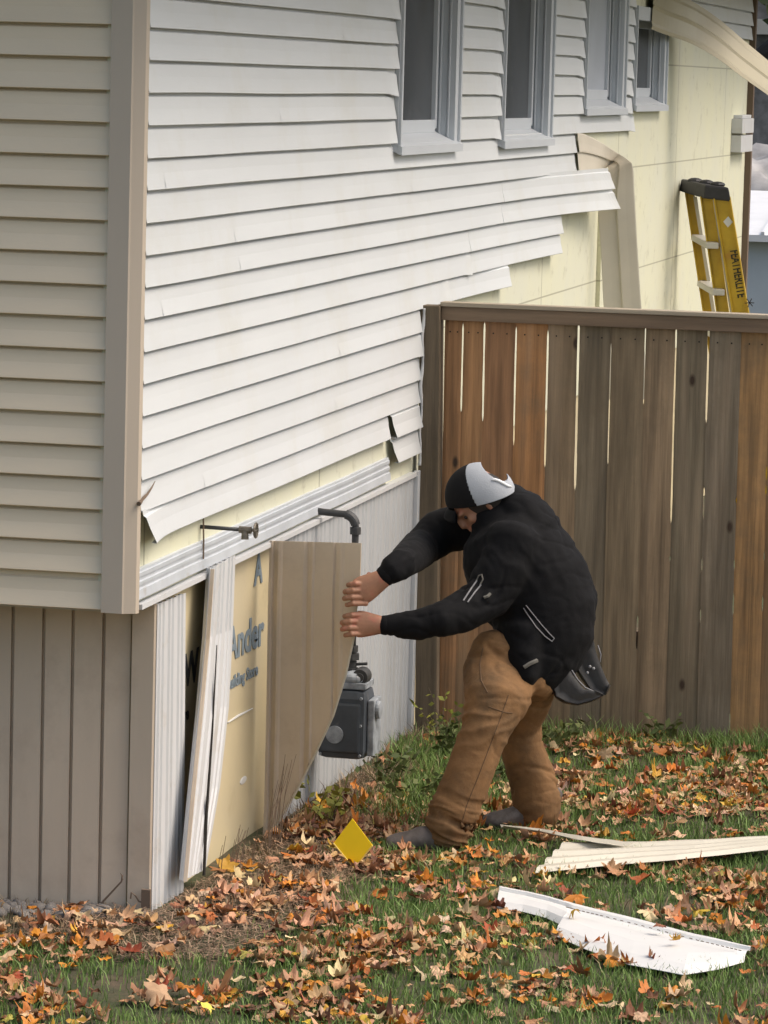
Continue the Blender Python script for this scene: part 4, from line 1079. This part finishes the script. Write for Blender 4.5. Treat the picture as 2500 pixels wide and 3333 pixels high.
    bag([(1790,2222),(1846,2148),(1870,2190),(1905,2240),(1935,2246),(1970,2262),(1925,2284),(1880,2296),(1835,2288),(1808,2272)], D0-.06, .07, 'front_pocket', [(1846,2148),(1870,2190),(1905,2240),(1935,2246)])
    bag([(1850,2130),(1896,2070),(1925,2058),(1945,2110),(1956,2150),(1988,2228),(1972,2264),(1920,2250),(1880,2190)], D0+.01, .08, 'back_pocket', [(1925,2058),(1945,2110),(1956,2150),(1988,2228)])
    rm = MB(); rm.tube([ad(x_, y_, D0-.10) for x_, y_ in ((1846,2148),(1858,2176),(1880,2212),(1905,2238),(1932,2250))], .0028, 6)
    rm.build('rim', M['trimline'], pc, smooth=True); rm = MB()
    rm.tube([ad(x_, y_, D0-.035) for x_, y_ in ((1900,2075),(1915,2110),(1925,2135),(1942,2158),(1954,2155),(1956,2130),(1946,2100))], .0022, 6)
    rm.build('rim', M['trimline'], pc, smooth=True)
    bl = MB(); bl.tube([ad(1810,2165,D0-.05), ad(1850,2140,D0-.04), ad(1885,2110,D0)], .014, 8); bl.build('belt', M['leather'], pc, smooth=True)
    hk = MB()
    for x_, y_ in ((1920,2170),(1932,2176),(1912,2190)): hk.ell(ad(x_, y_, D0-.06), .006,.006,.006)
    hk.build('rivet', M['trimline'], pc, smooth=True)
build_person()

# ------------------------------------------------------------------ scraps on the lawn
def flat_sheet(name, pts, zf, mat_, label, cat, thick=.002, fold=None):
    pass
def scrap_ribbed(name, A, B, label, mt, lift, prof, thick=.0018, group=None):
    """A, B: pixel polylines of the two long edges; lift(t) height above the lawn"""
    n = 72; vs = []
    def pt(P_, t):
        k = len(P_)-1; x = min(t*k, k-1e-6); i = int(x); f = x-i; return (P_[i][0]*(1-f)+P_[i+1][0]*f, P_[i][1]*(1-f)+P_[i+1][1]*f)
    for i in range(n+1):
        t = i/n; a = pt(A, t); b = pt(B, t)
        pa = az(a[0], a[1], -.06); pb = az(b[0], b[1], -.06)
        pa = az(a[0], a[1], gz(pa.x, pa.y)+lift(t)); pb = az(b[0], b[1], gz(pb.x, pb.y)+lift(t))
        for u, h in prof: vs.append(pa.lerp(pb, u)+Vector((0, 0, h+.004*noise.noise(Vector((t*5, u*2, 1))))))
    m = len(prof); fs = [(i*m+j, i*m+j+1, (i+1)*m+j+1, (i+1)*m+j) for i in range(n) for j in range(m-1)]
    me = bpy.data.meshes.new(name); me.from_pydata([tuple(v) for v in vs], [], fs)
    o = finish(name, solid(me, thick), mt); tag(o, label, 'siding scrap', group); return o
rp = [(0,.012),(.06,.012),(.12,0),(.26,0),(.30,.014),(.36,.014),(.40,0),(.54,0),(.58,.014),(.64,.014),(.68,0),(.82,0),(.86,.014),(.94,.014),(1,0)]
scrap_ribbed('ribbed_panel', [(1832,2752),(2100,2750),(2300,2742),(2520,2730),(2800,2712)], [(1742,2842),(2010,2815),(2195,2800),(2510,2766),(2790,2735)],
             'long cream ribbed siding panel lying on the leaves behind the white one', M['creampanel'], lambda t: .035+.02*t, rp)
scrap_ribbed('siding_strip', [(1628,2692),(1760,2706),(1900,2732),(2060,2752)], [(1640,2698),(1760,2716),(1880,2744),(1990,2760)],
             'narrow cream siding strip pointing at the back boot', M['creampanel'], lambda t: .05, [(0,.01),(.3,0),(.6,.004),(1,.012)])
def white_scrap():
    A = [(1626,2894),(1715,2911),(1790,2929),(1840,2942),(1870,2950),(1960,2971),(2100,3006),(2260,3048),(2360,3072),(2444,3092)]
    B = [(1618,2946),(1700,2958),(1778,2978),(1850,3012),(1806,3036),(1905,3080),(2045,3130),(2225,3164),(2340,3144),(2422,3122)]
    o = scrap_ribbed('white_siding_panel', A, B, 'bright white piece of siding with a torn end lying face down on the lawn', M['panelwhite'],
                     lambda t: .035, [(0,.0),(.03,.012),(.10,.012),(.14,.002),(.35,.010),(.60,.014),(.85,.006),(1,-.01)])
    mb = MB()
    for t in np.linspace(.35, .95, 34):
        k = len(A)-1; x = t*k; i = int(x); f = x-i; px = A[i][0]*(1-f)+A[i+1][0]*f-2; py = A[i][1]*(1-f)+A[i+1][1]*f+9
        p = az(px, py, .008); q = az(px+9, py+2.3, .008); mb.tube([p, q], .0014, 5)
    o2 = mb.build('nail_slots', M['twig']); o2.parent = o
white_scrap()
# yellow diamond marker on a wire stake
fc = ad(1150, 2746, (az(1155, 2832, gz(.4, 1.2))-CAM).dot(fw))
yf = fc.y
mk = empty('marker_flag', (fc.x, yf, gz(fc.x, yf)), 'small yellow diamond marker flag standing in the leaves by the house', 'marker flag')
D4 = [ay(x_, y_, yf) for x_, y_ in ((1147,2664),(1213,2752),(1154,2826),(1086,2744))]
ctr = sum(D4, Vector())/4
mb = MB(); mb.hexa([p+Vector((0,-.002,0)) for p in D4], [p+Vector((0,.002,0)) for p in D4]); mb.build('flag', M['flag'], mk)
mb = MB(); mb.tube([D4[3]+Vector((0,-.004,0)), D4[2]+Vector((0,-.004,0)), D4[1]+Vector((0,-.004,0))], .0028, 6); mb.build('folded_edge', M['flag_edge'], mk)
mb = MB(); mb.tube([D4[0]+Vector((0,.004,0)), D4[2]+Vector((0,.005,0)), Vector((D4[2].x, yf+.004, gz(fc.x, yf)-.05))], .002, 6); mb.build('wire_stake', M['pipe'], mk)

# ------------------------------------------------------------------ stones, grass, leaves, weeds
def hide(x, y):      # points under the house
    return (x < .02 and y > .24) or (x < -.02 and y > .24)
def stones():
    mb = MB(); k = 0
    for i in range(230):
        x = random.uniform(-1.1, -.12) if i > 40 else random.uniform(-.2, .02); y = random.uniform(.03, .24) if i > 40 else random.uniform(.12, .235)
        r = random.uniform(.008, .026)*(1 if random.random() > .1 else 1.3)
        if x > -.12: r *= .5
        rot = Matrix.Rotation(random.random()*3, 3, 'Z') @ Matrix.Rotation(random.random()*.6, 3, 'X')
        n0 = len(mb.v); mb.ell((x, y, gz(x, y)+r*.35), r*1.3, r, r*.7, 10, 7, rot)
        for v in mb.v[n0:]:
            v += Vector((1,1,1))*0 + noise.noise_vector(v*40)*r*.25
    o = mb.build('gravel', M['stone'], smooth=True); tag(o, 'bed of small grey river stones along the foot of the skirt wall', 'gravel', kind='stuff')
stones()

def big_mesh(name, V, F, C, mt, label, cat):
    me = bpy.data.meshes.new(name); nv, nf = len(V), len(F)
    me.vertices.add(nv); me.vertices.foreach_set('co', V.astype(np.float32).ravel())
    k = F.shape[1]; me.loops.add(nf*k); me.loops.foreach_set('vertex_index', F.astype(np.int32).ravel())
    me.polygons.add(nf); me.polygons.foreach_set('loop_start', np.arange(0, nf*k, k, dtype=np.int32)); me.polygons.foreach_set('loop_total', np.full(nf, k, np.int32))
    me.polygons.foreach_set('use_smooth', np.ones(nf, bool))
    me.update(calc_edges=True); me.validate()
    at = me.color_attributes.new('tint', 'FLOAT_COLOR', 'POINT'); at.data.foreach_set('color', np.c_[C, np.ones(nv)].astype(np.float32).ravel())
    o = finish(name, me, mt); tag(o, label, cat, kind='stuff'); return o

def gzs(X, Y): return np.array([gz(float(a), float(b)) for a, b in zip(X, Y)])
def nf(X, Y, s, o=0): return np.array([noise.noise(Vector((float(a)*s, float(b)*s, o))) for a, b in zip(X, Y)])
def dry(X, Y):       # straw-coloured bare strip beside the house: 1 = dry
    edge = np.interp(Y, [-.4, 0, .6, 1.2, 2.0, 2.6, 4.3], [.42, .5, .58, .5, .35, .15, .05])
    return np.clip((edge-X)/.25+.5+.8*nf(X, Y, 2.5, 3), 0, 1)*(Y > -.45+.25*nf(X, Y, 2, 6))
def grass(n):
    X = rng.uniform(-2.5, 4.2, n); Y = rng.uniform(-3.2, 4.36, n)
    ok = ~((X < .03) & (Y > .24)); X, Y = X[ok], Y[ok]
    D = dry(X, Y); dens = nf(X, Y, 1.7, 9)
    keep = rng.random(len(X)) < np.where(D > .5, .38, .74+.75*dens); X, Y, D = X[keep], Y[keep], D[keep]; n = len(X)
    Z = gzs(X, Y); az_ = rng.uniform(0, 2*np.pi, n); clump = nf(X, Y, 4, 1)
    H = rng.uniform(.020, .050, n)*(1+.5*clump); near = (Y > 4.0) | ((X < .55) & (Y > 1.9)); H = np.where(near, H*1.9, H); H = np.where(D > .5, H*.8, H)
    W = rng.uniform(.0012, .0024, n); lean = rng.uniform(.15, .9, n)*H; la = rng.uniform(0, 2*np.pi, n)
    dx, dy = np.cos(az_)*W, np.sin(az_)*W; lx, ly = np.cos(la)*lean, np.sin(la)*lean
    V = np.empty((n, 5, 3)); V[:, 0] = np.c_[X-dx, Y-dy, Z-.004]; V[:, 1] = np.c_[X+dx, Y+dy, Z-.004]
    V[:, 2] = np.c_[X-dx*.8+lx*.35, Y-dy*.8+ly*.35, Z+H*.6]; V[:, 3] = np.c_[X+dx*.8+lx*.35, Y+dy*.8+ly*.35, Z+H*.6]; V[:, 4] = np.c_[X+lx, Y+ly, Z+H]
    b = np.arange(n)*5; F = np.concatenate([np.c_[b, b+1, b+3], np.c_[b, b+3, b+2], np.c_[b+2, b+3, b+4]])
    g1 = np.array([.10,.175,.035]); g2 = np.array([.20,.30,.08]); st_ = np.array([.42,.32,.19]); dk = np.array([.10,.06,.035])
    t = rng.random(n)[:, None]; C = g1*(1-t)+g2*t; u = rng.random(n)[:, None]
    s_ = st_*u+dk*(1-u); isdry = ((D > rng.random(n)) | (rng.random(n) < .07))[:, None]; C = np.where(isdry, s_, C)
    big_mesh('lawn_grass', V.reshape(-1, 3), F, np.repeat(C, 5, axis=0), M['grass'], 'short green lawn grass with straw coloured patches by the house', 'grass')
grass(330000)
def straw(n):
    # loose dry stems lying on the bare strip
    X = rng.uniform(-.3, 1.1, n); Y = rng.uniform(-.5, 3.2, n); D = dry(X, Y); ok = (D > .45) & ~((X < .03) & (Y > .24)); X, Y = X[ok], Y[ok]; n = len(X)
    Z = gzs(X, Y)+rng.uniform(.002, .022, n); a = rng.uniform(0, 2*np.pi, n); L = rng.uniform(.015, .06, n); W = rng.uniform(.0008, .002, n)
    d = np.c_[np.cos(a), np.sin(a), rng.uniform(-.25, .25, n)]; s = np.c_[-np.sin(a), np.cos(a), np.zeros(n)]
    P0 = np.c_[X, Y, Z]; V = np.empty((n, 4, 3)); V[:, 0] = P0-s*W[:, None]; V[:, 1] = P0+s*W[:, None]; V[:, 2] = P0+d*L[:, None]+s*W[:, None]; V[:, 3] = P0+d*L[:, None]-s*W[:, None]
    b = np.arange(n)*4; F = np.c_[b, b+1, b+2, b+3]; u = rng.random(n)[:, None]; C = np.array([.42,.29,.19])*u+np.array([.14,.085,.06])*(1-u)
    big_mesh('dry_straw', V.reshape(-1, 3), F, np.repeat(C, 4, axis=0), M['grass'], 'matted dry brown stems on the bare strip along the house wall', 'straw')
straw(26000)

# maple leaf template
OUT = []
lob = [(90,1.0),(103,.74),(111,.76),(118,.60),(124,.52),(138,.82),(149,.97),(160,.76),(172,.66),(184,.50),(198,.70),(212,.78),(226,.60),(242,.46),(258,.36),(270,.34)]
for a, r in lob: OUT.append((math.cos(math.radians(a))*r, math.sin(math.radians(a))*r))
for a, r in lob[-2:0:-1]: OUT.append((-math.cos(math.radians(a))*r, math.sin(math.radians(a))*r))
OUT = np.array(OUT); NO = len(OUT)
T2 = np.concatenate([[[0, 0]], OUT*.35, OUT*.7, OUT])
TF = []
for i in range(NO):
    k = (i+1) % NO; TF.append((0, 1+i, 1+k))
    TF += [(1+i, 1+NO+i, 1+NO+k), (1+i, 1+NO+k, 1+k), (1+NO+i, 1+2*NO+i, 1+2*NO+k), (1+NO+i, 1+2*NO+k, 1+NO+k)]
TF = np.array(TF)
PAL = np.array([[.42,.24,.13],[.36,.19,.09],[.27,.12,.05],[.46,.30,.17],[.36,.115,.022],[.44,.17,.018],[.18,.075,.035],[.48,.36,.21],[.44,.26,.03],[.23,.045,.014],[.12,.05,.028],[.33,.27,.05]])
PW = np.array([.17,.16,.13,.14,.09,.10,.07,.08,.03,.015,.04,.01]); PW = PW/PW.sum()
def leaf_mesh(R3, pos, size, curl, col, r):
    x, y = T2[:, 0], T2[:, 1]; rad = np.hypot(x, y)
    a = r.uniform(0, 2*np.pi); ax_ = x*np.cos(a)+y*np.sin(a)
    z = curl*(.55*ax_**2*np.sign(r.uniform(-1, 1))*1.1+.35*rad**2*r.uniform(-.4, 1)) + .13*curl*np.sin(5*np.arctan2(y, x)+r.uniform(0, 6))*rad*r.uniform(.4, 1.4) + .10*np.sin(ax_*r.uniform(4, 9)+r.uniform(0, 6))*rad
    k = 1-.22*curl*ax_**2
    th = np.arctan2(y, x); k = k*(1+r.uniform(0,.16)*np.sin(th*2+r.uniform(0,6.3))+r.uniform(0,.12)*np.sin(th*3+r.uniform(0,6.3))+.05*np.sin(th*9+r.uniform(0,6.3)))
    fo = r.uniform(-.5, .5)
    if r.random() < .35: z = z+np.maximum(0, ax_-fo)*r.uniform(-.2, .7); k = k*np.where(ax_ > fo, .8, 1)       # folded over
    if r.random() < .22: k = k*np.where(np.sin(th+r.uniform(0,6.3)) > .55, r.uniform(.35,.7), 1)                 # torn
    x = x*r.uniform(.7, 1.05)
    P_ = np.c_[x*k, y*k, z]*size
    return P_ @ R3.T + pos
def rand_rot(r, tilt):
    a = r.uniform(0, 2*np.pi); t = r.normal(0, tilt); b = r.uniform(0, 2*np.pi)
    Rz = np.array([[np.cos(a), -np.sin(a), 0],[np.sin(a), np.cos(a), 0],[0,0,1]]); Rx = np.array([[1,0,0],[0,np.cos(t),-np.sin(t)],[0,np.sin(t),np.cos(t)]])
    Rb = np.array([[np.cos(b), -np.sin(b), 0],[np.sin(b), np.cos(b), 0],[0,0,1]]); return Rb @ Rx @ Rz
BLOCK = []      # keep the boots, marker and scraps free: small discs
def leaves(n):
    r = np.random.default_rng(21); VV = []; CC = []; FF = []; k = 0; i = 0
    # scraps outline in ground coordinates
    polyW = [az(px, py, -.05) for px, py in ((1620,2890),(2444,3080),(2420,3150),(2262,3180),(1800,3050),(1618,2950))]
    polyR = [az(px, py, -.05) for px, py in ((1832,2745),(2520,2725),(2900,2700),(2900,2745),(2510,2775),(2010,2825),(1742,2845))]
    def inside(p, poly):
        c = False; m = len(poly)
        for a in range(m):
            q, w_ = poly[a], poly[(a+1) % m]
            if (q.y > p[1]) != (w_.y > p[1]) and p[0] < (w_.x-q.x)*(p[1]-q.y)/(w_.y-q.y)+q.x: c = not c
        return c
    while i < n:
        x = r.uniform(-1.6, 3.4); y = r.uniform(-2.2, 4.34)
        if x < .07 and y > .16: continue
        d = .42 + 1.15*noise.noise(Vector((x*1.7, y*2.1, 4))) + .9*noise.noise(Vector((x*4.5, y*4.5, 8)))
        if y > 2.6 and x < .8: d *= .45
        if y > 3.9: d *= .7
        if x < .35 and y < 1.1 and y > -.6: d = .2+.55*d
        if r.random() > d: continue
        inW = inside((x, y), polyW); inR = inside((x, y), polyR)
        if (inW and r.random() > .04) or (inR and r.random() > .03): continue
        s = r.uniform(.020, .054)*(1.2 if r.random() < .15 else 1)
        z = gz(x, y)+r.uniform(.012, .034)+(.045 if (inW or inR) else 0)
        V = leaf_mesh(rand_rot(r, .26), np.array([x, y, z]), s, r.uniform(.5, 1.7), None, r)
        V[:, 2] = np.maximum(V[:, 2], gz(x, y)+.001)
        c = PAL[r.choice(len(PAL), p=PW)]*r.uniform(.9, 1.55)
        c = c*(1+.12*r.normal(size=3)*np.array([.3,.5,.6]))
        VV.append(V); CC.append(np.tile(np.clip(c, .01, .8), (len(V), 1))); FF.append(TF+k); k += len(V); i += 1
    big_mesh('fallen_leaves', np.concatenate(VV), np.concatenate(FF), np.concatenate(CC), M['leaf'], 'litter of fallen brown and orange maple leaves strewn over the lawn', 'fallen leaves')
leaves(7400)
TINT = 1.0
# a few leaves that stand out by themselves
def single_leaf(px, py, size, col, label, tilt=.35, curl=.8, seed=1):
    r = np.random.default_rng(seed); p = az(px, py, gz(*az(px, py, -.06).xy)+.045)
    V = leaf_mesh(rand_rot(r, tilt), np.zeros(3), size, curl, None, r)
    me = bpy.data.meshes.new('maple_leaf'); me.from_pydata(V.tolist(), [], TF.tolist()); set_tint(me, col)
    o = finish('maple_leaf', me, M['leaf'], smooth=True); o.location = p; tag(o, label, 'leaf')
single_leaf(665, 3268, .050, (.72,.62,.10), 'bright yellow fallen leaf at the near edge of the lawn', .2, .6, 3)
single_leaf(520, 3228, .072, (.52,.33,.19), 'large pinkish tan curled leaf left of the bright yellow one', .3, .9, 5)
single_leaf(2090, 2862, .068, (.30,.075,.012), 'large rust red leaf between the ribbed panel and the white panel', .25, .8, 8)
single_leaf(1968, 2455, .050, (.60,.45,.28), 'pale tan star shaped leaf in the grass before the fence, right of the legs', .9, .4, 11)
single_leaf(1155, 2555, .040, (.50,.17,.02), 'orange leaf caught in the weeds below the gas meter', .9, .4, 14)
single_leaf(165, 3040, .055, (.34,.13,.03), 'rusty orange leaf by the river stones near the left edge', .7, .7, 17)

def weed(x, y, h, n, seed, name, label, cat, leafm, spread=.5, ls=.018):
    r = random.Random(seed); root = empty(name, (x, y, gz(x, y)), label, cat, None)
    sm = MB(); vs = []; fs = []
    for i in range(n):
        a = r.random()*6.28; l = h*r.uniform(.5, 1.1); s = spread*r.uniform(.3, 1)
        pts = [Vector((x+r.uniform(-.05,.05), y+r.uniform(-.05,.05), gz(x, y)-.01))]
        for k in range(1, 6):
            t = k/5; pts.append(Vector((pts[0].x+math.cos(a)*s*l*t**1.4, pts[0].y+math.sin(a)*s*l*t**1.4, pts[0].z+l*t*(1-.15*t))))
        for p_ in pts: p_.x = max(p_.x, .035)
        sm.tube(pts, [.0022-.0003*k for k in range(6)], 5)
        for k in range(int(l/.022)):
            t = r.uniform(.2, 1); q = min(int(t*5), 4); p = pts[q].lerp(pts[q+1], t*5-q)
            d = Vector((r.gauss(0,1), r.gauss(0,1), r.gauss(.3,.5))).normalized(); e = d.cross(Vector((r.gauss(0,1), r.gauss(0,1), r.gauss(0,1)))).normalized(); L_ = ls*r.uniform(.6,1.4)
            b = len(vs); tip = p+d*L_*2; 
            vs += [p, p+d*L_+e*L_*.55, tip, p+d*L_-e*L_*.55]; fs += [(b, b+1, b+2, b+3)]
    for v in vs: v.x = max(v.x, .03)
    sm.build('stems', M['twig'] if leafm is not M['leafgreen'] else M['leafgreen'], root)
    mesh_obj('foliage', vs, fs, leafm, root)
weed(.22, 2.9, .20, 16, 1, 'weed', 'tangled green weed beside the gas meter', 'weed', M['leafgreen'], 1.0)
weed(.34, 3.6, .22, 16, 2, 'weed', 'green weed at the foot of the white skirt near the fence post', 'weed', M['leafgreen'], 1.0)
weed(.40, 2.45, .17, 14, 3, 'weed', 'low green weed in front of the gas meter', 'weed', M['leafgreen'], 1.2)
weed(.16, 2.0, .20, 10, 4, 'weed', 'yellowing weed under the gas meter beside the bent panel', 'weed', M['leafyellow'], .8, .024)
weed(.60, 3.1, .18, 14, 6, 'weed', 'green weed left of the worker front leg', 'weed', M['leafgreen'], 1.1)
weed(.75, 3.9, .20, 12, 7, 'weed', 'green weed behind the worker legs at the fence', 'weed', M['leafgreen'], 1.0)
weed(.17, 4.15, .26, 7, 8, 'weed', 'thin weed with yellow leaves in the corner of fence and house', 'weed', M['leafyellow'], .6, .014)
weed(1.12, 4.22, .16, 10, 9, 'weed', 'green weed at the fence right of the worker', 'weed', M['leafgreen'], 1.0)
# dry tall stems against the bare yellow board
def stems(x, y, n, h, seed, label):
    r = random.Random(seed); mb = MB()
    for i in range(n):
        a = r.uniform(-.5, 1.2); l = h*r.uniform(.5, 1); p = Vector((x+r.uniform(0,.08), y+r.uniform(-.14,.14), gz(x, y)-.01))
        mb.tube([p+Vector((math.cos(a)*l*.3*t*t*.5, (r.random()-.3)*.0+.35*l*t*t*(1 if i % 2 else -.3), l*t)) for t in (0,.3,.6,1)], [.0018,.0015,.0012,.0008], 5)
    o = mb.build('dry_grass_tuft', M['twig']); tag(o, label, 'dry grass')
stems(.06, 1.45, 16, .34, 3, 'tuft of thin dry grass stems against the bare yellow board')
stems(.05, 1.05, 16, .16, 5, 'short dry grass tuft at the foot of the loose ribbed strip')
mb = MB(); mb.tube([ay(x_, y_, .2) for x_, y_ in ((270,3010),(330,2940),(395,2870),(400,2860))], [.003,.004,.003,.002], 6); mb.tube([ay(x_, y_, .2) for x_, y_ in ((395,2872),(398,2850),(392,2842))], [.003,.003,.001], 6)
tag(mb.build('twig', M['twig']), 'forked bare twig leaning on the tan skirt wall by the stones', 'twig')
mb = MB(); mb.tube([ay(x_, y_, .22) for x_, y_ in ((425,2925),(428,2905),(440,2915),(452,2935),(470,2938))], .003, 5); mb.box(-.02, .01, .215, .232, -.03, .03)
tag(mb.build('root_stub', M['twig']), 'short dark twig stub at the base of the skirt corner', 'twig')
